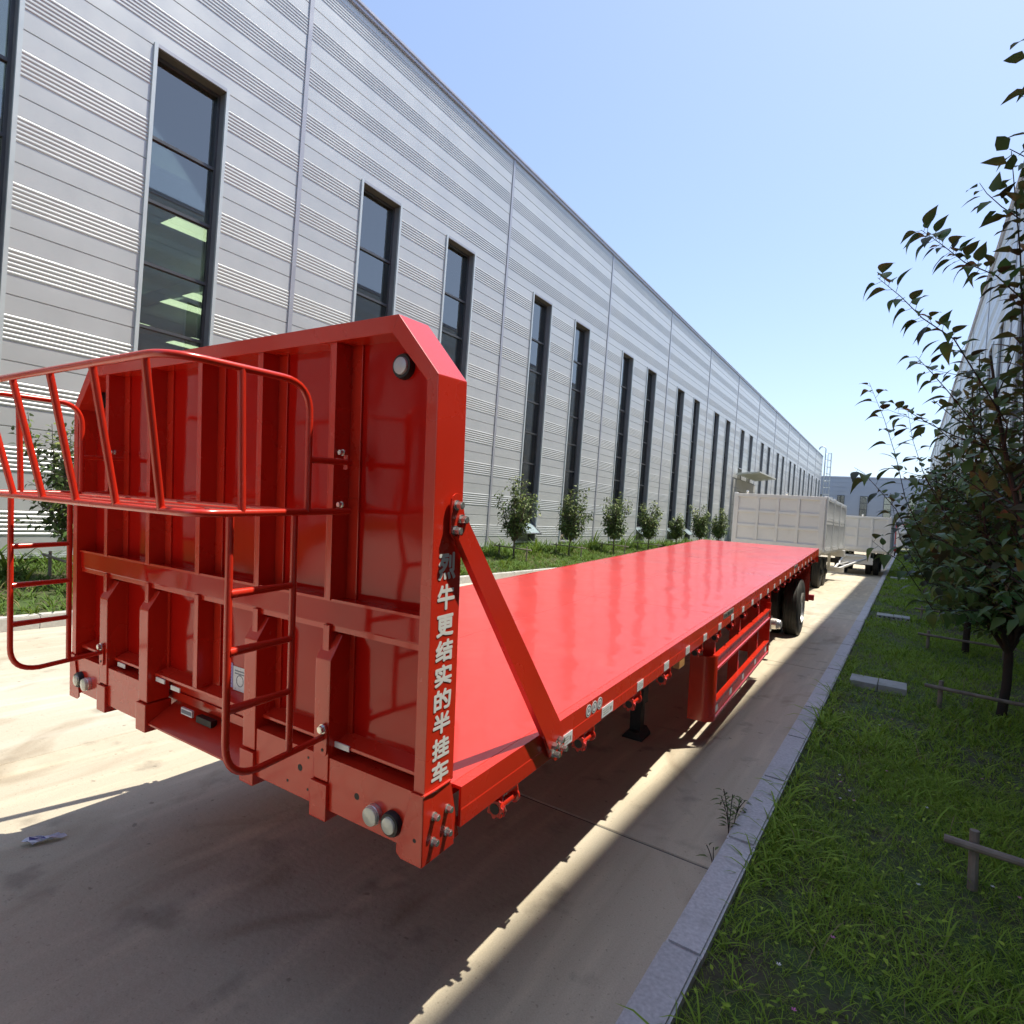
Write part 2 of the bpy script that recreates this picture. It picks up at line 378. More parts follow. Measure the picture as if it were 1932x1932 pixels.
# ------------------------------------------------------------------ metal clad factory halls
BAY = 8.7; ROW = 1.0875; Z0 = 0.54; ROOF = 14.66
WIN = ((1.91, 3.32), (5.40, 6.81)); WZ0, WZ1 = 0.68, Z0 + 9 * ROW     # window heads on a seam
def panel_profile(h):
    """(outward x, z): shallow seam at the foot, flat, six ribs, flat, seam"""
    p = [(-0.016, 0.0), (-0.016, 0.008), (0.0, 0.018), (0.0, 0.33)]
    z = 0.335
    for i in range(6):
        p += [(-0.001, z), (0.011, z + 0.018), (0.011, z + 0.042), (-0.001, z + 0.056)]
        z += 0.0735
    p += [(0.0, z + 0.01), (0.0, h - 0.008), (-0.016, h - 0.001)]
    return p
def panel_mb(y0, y1, z, h=ROW, mb=None):
    mb = mb or MB()
    pr = panel_profile(h)
    vs = [(a, y0, z + b) for a, b in pr] + [(a, y1, z + b) for a, b in pr] + [(-0.05, y0, z), (-0.05, y0, z + h - 0.001), (-0.05, y1, z), (-0.05, y1, z + h - 0.001)]
    n = len(pr); fs = [(i, n + i, n + i + 1, i + 1) for i in range(n - 1)]
    fs += [(2*n, 0, n-1, 2*n+1)] if False else []
    return mb.add(vs, fs)
PANEL_ME = {}
def panel_mesh(L, h=ROW):
    k = (round(L, 3), round(h, 3))
    if k not in PANEL_ME: PANEL_ME[k] = panel_mb(0, L, 0, h).mesh('wall_panel', 'cladding')
    return PANEL_ME[k]
J = 0.055                        # half width of the vertical joint strip
def bay_panels(n, door=False):
    """(y, z, length, height) of every panel in bay n"""
    out = []; y = n * BAY
    for r in range(9, 13): out.append((y + J, Z0 + r * ROW, BAY - 2*J, ROW if r < 12 else ROOF - 0.16 - Z0 - 12*ROW))
    for r in range(9):
        z = Z0 + r * ROW
        if door:
            if z < 5.9: continue
            out += [(y + J, z, WIN[0][0] - 2*J, ROW), (y + WIN[0][1] + J, z, WIN[1][0] - WIN[0][1] - 2*J, ROW), (y + WIN[1][1] + J, z, BAY - WIN[1][1] - 2*J, ROW)]
        else:
            out += [(y + J, z, WIN[0][0] - 2*J, ROW), (y + WIN[0][1] + J, z, WIN[1][0] - WIN[0][1] - 2*J, ROW), (y + WIN[1][1] + J, z, BAY - WIN[1][1] - 2*J, ROW)]
    return out
MULL = [1.93, 3.18, 4.38, 5.03 + 0.6, 6.88, 8.13, WZ1]
MULL = [1.35, 2.58, 3.81, 5.03, 6.27, 7.50, 8.73]
REC = 0.24
def window_parts(thing, y0, y1, z0, z1, detail, open_sash=False, cache={}):
    """window > frame bars, panes; surround trim is the window's own mesh"""
    key = (round(z0, 2), round(z1, 2), detail)
    w = y1 - y0
    if key not in cache:
        f = MB(); t = 0.05
        f.m = 0
        # deep reveal lining
        f.m = 1; f.box(-REC, 0.0, -0.004, 0.006, z0, z1); f.box(-REC, 0.0, w - 0.006, w + 0.004, z0, z1)
        f.m = 2; f.box(-REC, 0.0, 0.0, w, z1 - 0.006, z1 + 0.004)
        # trims standing proud of the cladding
        f.m = 3; f.box(-0.02, 0.042, -J, 0.012, z0 - 0.05, z1 + 0.06); f.box(-0.02, 0.036, w - 0.012, w + J, z0 - 0.05, z1 + 0.06)
        f.m = 4; f.box(-0.02, 0.034, 0.012, w - 0.012, z1 + 0.004, z1 + 0.07); f.box(-0.18, 0.06, 0.012, w - 0.012, z0 - 0.06, z0)
        # frame
        f.m = 0; f.box(-REC - 0.06, -REC + 0.03, 0.006, 0.006 + t, z0, z1); f.box(-REC - 0.06, -REC + 0.03, w - 0.006 - t, w - 0.006, z0, z1)
        f.box(-REC - 0.06, -REC + 0.03, 0.006 + t, w - 0.006 - t, z1 - t - 0.01, z1 - 0.006); f.box(-REC - 0.06, -REC + 0.03, 0.006 + t, w - 0.006 - t, z0, z0 + t)
        fm = f.mesh('window', ['frame_grey', 'reveal_grey', 'reveal_brown', 'trim_light', 'trim_metal'])
        bar = MB().box(-REC - 0.055, -REC + 0.045, 0.006 + t, w - 0.006 - t, -0.03, 0.03).mesh('transom', 'frame_grey')
        cache[key] = (fm, bar)
    fm, bar = cache[key]
    win = link('window', fm, thing); win.location = (0, y0, 0)
    zs = [z0 + 0.05] + [m for m in MULL if z0 + 0.3 < m < z1 - 0.3] + [z1 - 0.05]
    for i in range(len(zs) - 1):
        if i and True:
            b = link('transom', bar, win); b.location = (0, 0, zs[i])
        a, c = zs[i] + (0.03 if i else 0), zs[i+1] - (0.03 if i < len(zs) - 2 else 0)
        k2 = ('pane', round(c - a, 3))
        if open_sash and i == 0:
            if 'sash' not in cache:
                s = MB(); H = 0.62; s.m = 0
                for (a0, a1, b0, b1) in ((0.0, w - 0.12, 0, 0.05), (0.0, w - 0.12, -H, -H + 0.05), (0, 0.05, -H, 0), (w - 0.17, w - 0.12, -H, 0)):
                    s.box(-0.025, 0.02, a0, a1, b0, b1)
                s.m = 1; s.box(-0.004, 0.004, 0.05, w - 0.17, -H + 0.05, -0.0)
                cache['sash'] = s.mesh('casement', ['frame_grey', 'sash_glass'])
            s = link('casement', cache['sash'], win); s.location = (-REC + 0.10, 0.06, z0 + 0.70); s.rotation_euler = (0, math.radians(-52), 0)
            s['label'] = 'opened awning sash tilting outward'
            b = link('transom', bar, win); b.location = (0, 0, z0 + 0.72)
            continue
        if k2 not in cache:
            cache[k2] = MB().box(-REC - 0.02, -REC - 0.008, 0.006 + 0.05, w - 0.056, 0, c - a).mesh('pane', 'window_glass')
        p = link('pane', cache[k2], win); p.location = (0, 0, a)
    return win

def make_hall(loc, rot, n0, n1, ind, label, door_bay=None, sashes=(), detail=True):
    h = empty('factory_hall', loc, label=label, cat='building'); h.rotation_euler = (0, 0, rot)
    y0, y1 = n0 * BAY, n1 * BAY
    rest = MB()
    for n in range(n0, n1):
        for (y, z, L, hh) in bay_panels(n, n == door_bay):
            if n in ind:
                o = link('wall_panel', panel_mesh(L, hh), h); o.location = (0, y, z)
            else: panel_mb(y, y + L, z, hh, rest)
    if rest.v: tag(rest.build('wall_panel', 'cladding', h), kind='stuff')
    jm = MB().box(-0.03, 0.032, -J, J, Z0, ROOF - 0.16).mesh('joint_strip', 'trim_metal')
    for n in range(n0, n1 + 1):
        o = link('joint_strip', jm, h); o.location = (0, n * BAY, 0)
    # backing wall with openings (keeps daylight out of the hall)
    bk = MB()
    for n in range(n0, n1):
        b = n * BAY
        wz = 6.9 if n == door_bay else WZ0
        bk.box(-0.2, -0.052, b, b + WIN[0][0] - 0.002, Z0, WZ1); bk.box(-0.2, -0.052, b + WIN[0][1] + 0.002, b + WIN[1][0] - 0.002, Z0, WZ1); bk.box(-0.2, -0.052, b + WIN[1][1] + 0.002, b + BAY, Z0, WZ1)
        for w in WIN: bk.box(-0.2, -0.052, b + w[0] - 0.002, b + w[1] + 0.002, Z0 - 0.3, wz - 0.06)
    bk.box(-0.2, -0.052, y0, y1, WZ1 + 0.01, ROOF - 0.05)
    bk.build('wall_core', 'interior_dark', h)
    MB().box(-0.3, 0.055, y0 - 0.05, y1 + 0.05, Z0 - 0.05, Z0 + 0.0).build('base_flashing', 'trim_light', h)
    MB().box(-0.3, -0.04, y0, y1, -0.4, Z0 - 0.052).build('plinth', 'plinth_grey', h)
    cp = MB(); cp.prism([(-0.45, ROOF), (0.115, ROOF), (0.115, ROOF - 0.06), (0.075, ROOF - 0.07), (0.075, ROOF - 0.155), (0.03, ROOF - 0.16), (-0.45, ROOF - 0.16)], 'y', y0 - 0.1, y1 + 0.1)
    cp.build('coping', 'coping_metal', h)
    for n in range(n0, n1):
        for i, (a, b) in enumerate(WIN):
            window_parts(h, n*BAY + a, n*BAY + b, 6.95 if n == door_bay else WZ0, WZ1, detail, (n, i) in sashes)
    return h, y0, y1

hall, hy0, hy1 = make_hall((LWX, 0, 0), 0, -4, 13, range(0, 9),
    'long hall in ribbed silver panels with tall narrow windows, left of the red trailer', door_bay=6,
    sashes={(2, 0), (3, 1), (4, 0), (4, 1)})
# roof, end walls, interior of the left hall
D = 42.0
rf = MB(); rf.box(-D, -0.2, hy0, hy1, ROOF - 0.3, ROOF - 0.17); rf.build('roof', 'interior_steel', hall)
for yy, nm in ((hy0, 'end_wall'), (hy1, 'end_wall')):
    MB().box(-D, -0.06, yy - 0.06, yy + 0.06, -0.2, ROOF - 0.05).build(nm, 'cladding', hall)
MB().box(-D - 0.1, -D + 0.1, hy0, hy1, -0.2, ROOF - 0.2).build('back_wall', 'interior_dark', hall)
MB().box(-D, -0.3, hy0, hy1, 0.3, 0.45).build('interior_floor', 'interior_dark', hall)
sk = MB().box(-0.6, 0.6, 0, 2.4, 0, 0.02).mesh('skylight', 'skylight')
for x in (-10, -12.5, -21, -23.5, -31, -33.5):
    y = 1.2
    while y < 75:
        o = link('skylight', sk, hall); o.location = (x, y, 12.35); y += 5.2
gd = MB()
for y in [i * BAY for i in range(0, 13)]:
    gd.box(-D + 0.2, -0.6, y - 0.12, y + 0.12, 12.6, 13.4); gd.box(-0.95, -0.55, y - 0.2, y + 0.2, 0.3, 13)
gd.build('steel_frame', 'interior_steel', hall)
bm_ = MB().box(-1.5, -1.1, hy0, hy1, 8.0, 8.5).box(-1.7, -0.9, hy0, hy1, 8.5, 8.56).build('crane_beam', 'interior_steel', hall)
# entrance: concrete portal, roller shutter, steel canopy
b6 = 6 * BAY
pt = MB(); pt.box(-0.3, 0.16, b6 + 0.06, b6 + 1.9, Z0 - 0.5, 5.88); pt.box(-0.3, 0.16, b6 + 6.9, b6 + BAY - 0.06, Z0 - 0.5, 5.88); pt.box(-0.3, 0.16, b6 + 1.9, b6 + 6.9, 4.9, 5.88)
portal = pt.build('door_portal', 'portal_concrete', hall)
grid = MB()
for zz in [0.6 + 0.75 * i for i in range(8)]:
    grid.box(0.16, 0.168, b6 + 0.06, b6 + 1.9, zz, zz + 0.035); grid.box(0.16, 0.168, b6 + 6.9, b6 + BAY - 0.06, zz, zz + 0.035)
for yy in (b6 + 0.95, b6 + 7.8): grid.box(0.16, 0.172, yy, yy + 0.035, Z0, 5.88)
grid.build('joint_grid', 'frame_grey', portal)
sh = MB()
for i in range(44): sh.box(-0.16 - 0.02 * (i % 2), 0.0 - 0.02 * (i % 2), b6 + 1.9, b6 + 6.9, 0.45 + i * 0.1, 0.45 + i * 0.1 + 0.1)
tag(sh.build('roller_shutter', 'shutter', hall))
cn = MB(); cn.prism([(0.16, 6.36), (2.0, 6.54), (2.0, 6.57), (0.16, 6.39)], 'y', b6 + 0.9, b6 + BAY - 0.6)
for i in range(8):
    yy = b6 + 0.8 + i * 1.05; cn.prism([(0.16, 6.22), (2.0, 6.46), (2.0, 6.52), (0.16, 6.34)], 'y', yy, yy + 0.06)
cn.box(2.0, 2.06, b6 + 0.8, b6 + BAY - 0.5, 6.47, 6.58)
cn.build('canopy', 'canopy_white', hall)
# caged roof ladder at the far corner
ld = MB(); ly = hy1 - 0.9
for dy in (-0.3, 0.3):
    ld.tube([(0.5, ly + dy, 2.5), (0.5, ly + dy, ROOF + 1.0)] + [(0.5 - 0.5*(1 - math.cos(a)), ly + dy, ROOF + 1.0 + 0.5*math.sin(a)) for a in [math.pi*i/8 for i in range(1, 9)]], 0.07, 6)
for i in range(40): ld.tube([(0.5, ly - 0.3, 2.6 + i*0.32), (0.5, ly + 0.3, 2.6 + i*0.32)], 0.04, 5)
for i in range(11):
    z = 3.5 + i * 1.15; ld.tube([(0.5, ly - 0.3, z), (0.9, ly - 0.55, z), (1.35, ly - 0.4, z), (1.45, ly, z), (1.35, ly + 0.4, z), (0.9, ly + 0.55, z), (0.5, ly + 0.3, z)], 0.035, 5)
for (dx, dy) in ((0.9, -0.55), (1.35, -0.4), (1.45, 0), (1.35, 0.4), (0.9, 0.55)): ld.tube([(dx, ly + dy, 3.5), (dx, ly + dy, 15.1)], 0.03, 5)
ld.build('roof_ladder', 'trim_light', hall)

NR = 12
hall2, ry0, ry1 = make_hall((RWX, NR * BAY, 0), math.pi, -1, NR + 4, range(5, NR + 1),
    'silver ribbed hall close behind the trees on the right verge', detail=False)
MB().box(-D, -0.2, ry0, ry1, ROOF - 0.3, ROOF - 0.17).build('roof', 'interior_steel', hall2)
for yy in (ry0, ry1): MB().box(-D, -0.06, yy - 0.06, yy + 0.06, -0.2, ROOF - 0.05).build('end_wall', 'cladding', hall2)
MB().box(-D - 0.1, -D + 0.1, ry0, ry1, -0.2, ROOF - 0.2).build('back_wall', 'interior_dark', hall2)
MB().box(-D, -0.3, ry0, ry1, -0.1, 0.05).build('interior_floor', 'interior_dark', hall2)

# far building across the end of the road
fb = empty('distant_hall', (-6, 131, 0), label='low blue grey hall with square windows closing the far end of the road', cat='building')
MB().box(-45, 60, 0, 20, -0.2, 12.5).build('body', 'far_cladding', fb)
for i in range(14):
    MB().box(-45.02, 60.02, -0.05, 0.0 - 0.001, 0.3 + i*0.87, 0.3 + i*0.87 + (0.62 if i % 2 else 0.80)).build('wall_panel', 'far_cladding', fb)
MB().box(-45.1, 60.1, -0.12, 0.3, 12.5, 12.75).build('coping', 'coping_metal', fb)
wm = MB(); wm.m = 0
wm.box(-0.62, 0.62, -0.16, -0.06, 0, 3.9); wm.m = 1
for (a, b) in ((0.1, 1.25), (1.35, 2.5), (2.6, 3.8)): wm.box(-0.53, 0.53, -0.19, -0.161, a, b)
wme = wm.mesh('window', ['frame_grey', 'window_glass'])
for i in range(-6, 12):
    o = link('window', wme, fb); o.location = (-5.2 + 3.85 * i + 0.3, 0, 5.2)

# ------------------------------------------------------------------ the red flatbed semi-trailer
TM = Matrix(((0.9996301553, -0.0249229782, -0.0108810704), (0.0243983113, 0.9986459222, -0.0459461046), (0.0120114504, 0.0456636320, 0.9988846569)))
TT = Vector((-1.21457633, 1.58776029, 1.00440193))
TO = Vector((-1.25, 6.0, -1.27))
tr = empty('flatbed_trailer', (0, 0, 0), label='red flatbed semi-trailer with tall headboard, ladders and lettered side post', cat='trailer')
mw = TM.to_4x4(); mw.translation = TT + TM @ TO
tr.matrix_world = mw
def T_(): return MB(TO)
Hd = 0.147
R_ = 'red_paint'
def P(mb, name, m=R_, parent=tr, bevel=0.003, smooth=False, seg=2): return mb.build(name, m, parent, smooth=smooth, bevel=bevel, seg=seg)

# headboard frame: mitred box sections
out = [(0, 0.05), (0, 1.38), (-0.175, 1.584), (-2.325, 1.584), (-2.5, 1.38), (-2.5, 0.05)]
inn = [(-0.045, 0.05), (-0.045, 1.362), (-0.2, 1.526), (-2.3, 1.526), (-2.455, 1.362), (-2.455, 0.05)]
for i, nm in enumerate(('frame_side', 'frame_corner', 'frame_top', 'frame_corner', 'frame_side')):
    P(T_().prism([out[i], out[i+1], inn[i+1], inn[i]], 'y', -Hd, 0), nm)
# pressed front sheets between the ribs, and ribs
ctr = [-0.481, -0.898, -1.318, -1.738, -2.150]
ed = [-0.045] + ctr + [-2.455]
for i in range(6):
    a, b = ed[i], ed[i+1]
    for (z0, z1) in ((0.11, 0.52), (0.61, 1.5265)):
        a2 = a - (0.026 if i else 0); b2 = b + (0.026 if i < 5 else 0)
        if i == 0 and z1 > 1 or i == 5 and z1 > 1:
            s = 1 if i == 0 else -1
            if i == 0: poly = [(a, z0), (a, 1.362), (-0.2, 1.5265), (b2, 1.5265), (b2, z0)]
            else: poly = [(a2, z0), (a2, 1.5265), (-2.3, 1.5265), (b, 1.362), (b, z0)]
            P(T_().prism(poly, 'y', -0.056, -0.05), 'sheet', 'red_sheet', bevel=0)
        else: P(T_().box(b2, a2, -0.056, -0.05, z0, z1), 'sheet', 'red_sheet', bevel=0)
for c in ctr:
    for (z0, z1) in ((0.61, 1.526), (0.11, 0.52)):
        rb = T_().box(c - 0.020, c + 0.006, -0.136, -0.05, z0, z1).box(c + 0.006, c + 0.060, -0.064, -0.056, z0, z1).box(c - 0.026, c - 0.020, -0.136, -0.128, z0, z1)
        P(rb, 'rib', bevel=0.0025)
P(T_().box(-2.455, -0.045, -0.128, -0.05, 0.52, 0.61), 'cross_rail', 'red_sheet', bevel=0.006)
P(T_().box(-2.455, -0.045, -0.122, -0.116, 0.50, 0.522).box(-2.455, -0.045, -0.132, -0.126, 0.606, 0.616), 'rail_lip', bevel=0)
P(T_().prism([(-0.118, 0.085), (-0.118, 0.097), (-0.05, 0.118), (-0.05, 0.085)], 'x', -2.455, -0.045), 'sill', bevel=0.002)
P(T_().prism([(-2.46,0.0),(-0.04,0.0),(-0.04,1.36),(-0.20,1.53),(-2.30,1.53),(-2.46,1.36)], 'y', -0.03, -0.004), 'back_sheet', bevel=0)
# four chamfered posts with their stubs
for c in (-0.483, -0.908, -1.735, -2.132):
    w = 0.039
    pr = [(-0.153, -0.038), (-0.153, 0.40), (-0.10, 0.485), (-0.05, 0.485), (-0.05, -0.038)]
    P(T_().prism(pr, 'x', c - w, c + w), 'post', bevel=0.005)
    P(T_().box(c - w - 0.006, c + w + 0.004, -0.162, -0.04, -0.178, -0.045), 'post_stub', bevel=0.005)
# bumper beam and skid plate
for (a, b) in ((-0.52, -0.045), (-0.87, -0.525), (-2.093, -1.775), (-2.455, -2.173)):
    if (a, b) == (-0.52, -0.045): b = -0.046; a = -0.444
    if (a, b) == (-0.87, -0.525): a, b = -0.867, -0.524
    P(T_().prism([(-0.147, -0.141), (-0.147, 0.05), (-0.07, 0.05), (-0.07, 0.045), (-0.142, 0.045), (-0.142, -0.136), (-0.09, -0.136), (-0.09, -0.141)], 'x', a, b), 'bumper_beam', bevel=0.0015)
P(T_().box(-2.45, -0.05, 0.03, 0.05, -0.20, 0.09), 'inner_beam')
P(T_().prism([(-0.15, -0.142), (-0.15, -0.134), (0.03, -0.035), (0.03, -0.043)], 'x', -1.69, -0.95), 'skid_plate', bevel=0.001)
P(T_().box(-1.69, -0.95, -0.02, -0.01, -0.045, 0.06), 'skid_back', bevel=0)
P(T_().box(-1.42, -1.30, -0.075, -0.045, -0.085, -0.055), 'socket', 'dark_metal')
sk_ = T_().box(-1.52, -1.43, -0.088, -0.078, -0.065, -0.035)
so = P(sk_, 'number_plate', 'sticker_white', bevel=0)
P(T_().box(-1.515, -1.435, -0.0895, -0.088, -0.058, -0.042), 'print', 'sticker_print', parent=so, bevel=0)
P(T_().lathe([(0.0, -0.055), (0.02, -0.05), (0.025, 0), (0.0, 0.0)], (-1.22, -0.05, -0.142), (0, 0, 1), 14), 'king_pin', 'dark_metal', bevel=0, smooth=True)
# holes drilled in the beam
for (x, z, r) in ((-0.30, -0.045, 0.012), (-0.60, -0.03, 0.013), (-0.67, -0.10, 0.006), (-0.555, 0.02, 0.005), (-0.555, -0.10, 0.005), (-0.028, -0.10, 0.007)):
    P(T_().cyl((x, -0.1475 if x < -0.05 else -0.1555, z), (x, -0.146, z), r, 12), 'hole', 'dark_metal', bevel=0)
# stickers on post and rib
for (x0, x1, z0, z1, y, pr) in ((-1.166, -1.068, 0.118, 0.222, -0.0575, 0), (-1.215, -1.170, 0.125, 0.232, -0.0572, 2)):
    if pr == 1: continue
    s_ = P(T_().box(x0, x1, y - 0.001, y, z0, z1), 'sticker', 'sticker_white' if pr == 0 else 'sticker_lilac', bevel=0)
    pm = T_()
    if pr == 0:
        for i in range(2): pm.box(x0 + 0.012, x1 - 0.012, y - 0.0016, y - 0.001, z1 - 0.02 - i*0.012, z1 - 0.015 - i*0.012)
        pm.lathe([(0.022, 0), (0.026, 0), (0.026, 0.0006), (0.022, 0.0006)], ((x0+x1)/2, y - 0.001, z0 + 0.045), (0, -1, 0), 20, True)
    else:
        for i in range(7): pm.box(x0 + 0.01, x1 - 0.01, y - 0.0016, y - 0.001, z0 + 0.012 + i*0.014, z0 + 0.019 + i*0.014)
    P(pm, 'print', 'sticker_print', parent=s_, bevel=0)
for (x, z) in ((-2.0, 0.072), (-1.63, 0.072), (-1.50, 0.06), (-0.40, 0.09)):
    P(T_().box(x - 0.045, x + 0.03, -0.124, -0.119, z - 0.008, z + 0.012), 'reflector', 'trailer_white', bevel=0)

# lamps
def lamp(x, z, y, ring, r=0.036, m='lamp_lens'):
    if ring:
        l_ = P(T_().lathe([(r*1.42, 0), (r*1.42, 0.012), (r*1.28, 0.022), (r*1.0, 0.022), (r*1.0, 0.0)], (x, y, z), (0, -1, 0), 28), 'lamp', 'rubber_black', bevel=0, smooth=True)
    else:
        l_ = P(T_().lathe([(r*1.04, 0), (r*1.04, 0.016), (r*0.98, 0.018)], (x, y, z), (0, -1, 0), 28), 'lamp', 'hub_silver', bevel=0, smooth=True)
    P(T_().lathe([(r, 0.014), (r, 0.022), (r*0.92, 0.029), (r*0.6, 0.033), (0.0, 0.034)], (x, y, z), (0, -1, 0), 28), 'lens', m, parent=l_, bevel=0, smooth=True)
    return l_
lamp(-0.211, -0.075, -0.147, False, 0.033); lamp(-0.127, -0.078, -0.147, True, 0.029)
lamp(-2.297, -0.074, -0.147, False, 0.033); lamp(-2.385, -0.069, -0.147, True, 0.029)
lamp(-0.222, 1.435, -0.056, True, 0.031, 'lamp_lens_clear'); lamp(-2.395, 1.425, -0.056, True, 0.036)
# corner brackets
for s in (0, 1):
    fx = (lambda x: x) if not s else (lambda x: -2.5 - x)
    b_ = T_(); b_.prism([(fx(0.004), 0.052), (fx(-0.05), 0.052), (fx(-0.068), -0.02), (fx(-0.105), -0.14), (fx(-0.105), -0.165), (fx(-0.085), -0.18), (fx(0.004), -0.18)], 'y', -0.155, -0.1485)
    b_.prism([(-0.155, 0.052), (-0.02, 0.052), (0.012, -0.18), (-0.155, -0.18)], 'x', fx(0.004), fx(-0.003))
    P(b_, 'corner_bracket', bevel=0.002)
    P(T_().prism([(-0.02, 0.05), (0.006, 0.03), (0.060, -0.178), (0.013, -0.18)], 'x', fx(-0.045), fx(-0.012)), 'gusset', bevel=0.001)
    P(T_().tube([(fx(0.003), -0.155, 0.053), (fx(0.006), -0.10, 0.054), (fx(0.003), -0.02, 0.053)], 0.0045, 8), 'weld', bevel=0, smooth=True)
def bolt(x, y, z, r=0.0105, L=0.026, d=(1, 0, 0), parent=tr):
    mb = T_(); p = Vector((x, y, z)); dv = Vector(d)
    mb.cyl(p, p + dv * 0.004, r * 1.35, 16); mb.cyl(p + dv * 0.004, p + dv * (L * 0.8), r * 1.05, 6); mb.cyl(p + dv*(L*0.8), p + dv * (L * 0.86), r * 0.8, 10)
    return P(mb, 'bolt', 'steel_bolt', parent=parent, bevel=0)
for (y, z) in ((-0.101, -0.033), (-0.032, -0.037), (-0.033, -0.116), (-0.102, -0.116)): bolt(0.004, y, z)
# diagonal brace, bent channel with bolted ends
for s in (0, 1):
    fx = (lambda x: x) if not s else (lambda x: -2.5 - x)
    br = T_()
    br.prism([(0.584, 0.002), (0.74, 0.002), (-0.012, 0.93), (-0.062, 0.875)], 'x', fx(0.026), fx(0.031))
    br.prism([(0.584, 0.002), (0.590, -0.006), (-0.056, 0.868), (-0.062, 0.875)], 'x', fx(0.006), fx(0.026))
    br.prism([(0.74, 0.002), (0.734, 0.009), (-0.018, 0.935), (-0.012, 0.93)], 'x', fx(0.010), fx(0.026))
    b1 = P(br, 'brace', bevel=0.0015)
    tab = arc((-0.051, 0.985), 0.029, 0, 180, 8, lambda a, b: (a, b)) + [(-0.080, 0.885), (-0.052, 0.855), (-0.02, 0.86), (-0.006, 0.93)]
    P(T_().prism(tab, 'x', fx(0.010), fx(0.017)), 'brace_tab', parent=b1, bevel=0.0015)
    foot = [(0.60, -0.012), (0.72, 0.001), (0.762, -0.02), (0.80, -0.095), (0.775, -0.15), (0.72, -0.155), (0.665, -0.12)]
    P(T_().prism(foot, 'x', fx(0.010), fx(0.018)), 'brace_foot', parent=b1, bevel=0.001)
    P(T_().prism([(0.584, 0.002), (0.74, 0.002), (0.755, -0.022), (0.635, -0.075)], 'x', fx(0.026), fx(0.031)), 'brace_toe', parent=b1, bevel=0.001)
    d = (1, 0, 0) if not s else (-1, 0, 0)
    for (y, z) in ((-0.055, 0.975), (-0.028, 0.928), (-0.06, 0.893)): bolt(fx(0.017), y, z, 0.0125, 0.03, d, b1)
    for (y, z) in ((0.734, -0.054), (0.675, -0.060), (0.767, -0.104), (0.70, -0.108)): bolt(fx(0.018 if (y, z) != (0.734, -0.054) else 0.018), y - 0.012, z, 0.0135, 0.042, d, b1)

# deck plates and side rails
L_ = 12.77
ys = [0.001, 3.80, 7.6, 10.2, L_]
for i in range(4):
    for (a, b) in ((-2.458, -1.2365), (-1.2335, -0.0445)):
        P(T_().box(a, b, ys[i] + 0.0012, ys[i+1] - 0.0012, -0.006, 0.0), 'deck_plate', 'red_deck', bevel=0.0012, seg=1)
P(T_().box(-2.45, -0.05, -0.03, L_ - 0.01, -0.05, -0.01), 'deck_core', bevel=0)
for s in (0, 1):
    fx = (lambda x: x) if not s else (lambda x: -2.5 - x)
    poly = [(fx(0), 0.0), (fx(-0.0425), 0.0005), (fx(-0.0425), -0.010), (fx(-0.010), -0.012), (fx(-0.010), -0.128), (fx(-0.045), -0.136), (fx(-0.045), -0.143), (fx(0.0015), -0.143), (fx(0.0015), -0.083), (fx(0), -0.078)]
    P(T_().prism(poly, 'y', 0.05, L_), 'side_rail', bevel=0.0015)
P(T_().box(-2.5, 0, L_, L_ + 0.012, -0.30, 0.0), 'rear_plate')
# cross members, chassis beams
for i in range(24):
    y = 0.35 + i * 0.53
    cmm = T_().box(-2.44, -0.06, y, y + 0.006, -0.14, -0.052).box(-2.44, -0.06, y - 0.03, y + 0.03, -0.146, -0.1405)
    P(cmm, 'cross_member', bevel=0)
for x in (-0.78, -1.72):
    dp = lambda y: -0.30 if y < 2.2 else (-0.30 - 0.25*(y-2.2)/1.0 if y < 3.2 else -0.55)
    pr = [(0.3, -0.147), (0.3, -0.28), (2.2, -0.28), (3.1, -0.58), (12.5, -0.58), (12.5, -0.147)]
    P(T_().prism(pr, 'x', x - 0.006, x + 0.006), 'chassis_beam', bevel=0)
    P(T_().prism([(0.3, -0.28), (0.3, -0.295), (2.2, -0.295), (3.1, -0.595), (12.5, -0.595), (12.5, -0.58), (3.1, -0.58), (2.2, -0.28)], 'x', x - 0.06, x + 0.06), 'beam_flange', bevel=0)
# reflective stickers on the rail
def sticker(y, w, z0=-0.133, z1=-0.079, x=0.0028, prt=True):
    s = P(T_().box(x - 0.0012, x + 0.0012, y, y + w, z0, z1), 'reflective_sticker', 'sticker_white', bevel=0)
    if prt:
        m = T_().box(x + 0.0012, x + 0.0018, y + w*0.72, y + w*0.86, z0 + 0.014, z0 + 0.034)
        for i in range(3): m.box(x + 0.0012, x + 0.0018, y + w*0.1, y + w*0.62, z0 + 0.012 + i*0.012, z0 + 0.016 + i*0.012)
        P(m, 'print', 'rim_metal' if True else '', parent=s, bevel=0)
sticker(0.808, 0.098); sticker(1.246, 0.147)
for i in range(20):
    y = 1.76 + 0.4988 * i
    if y < 12.5: sticker(y, 0.10, prt=i < 5)
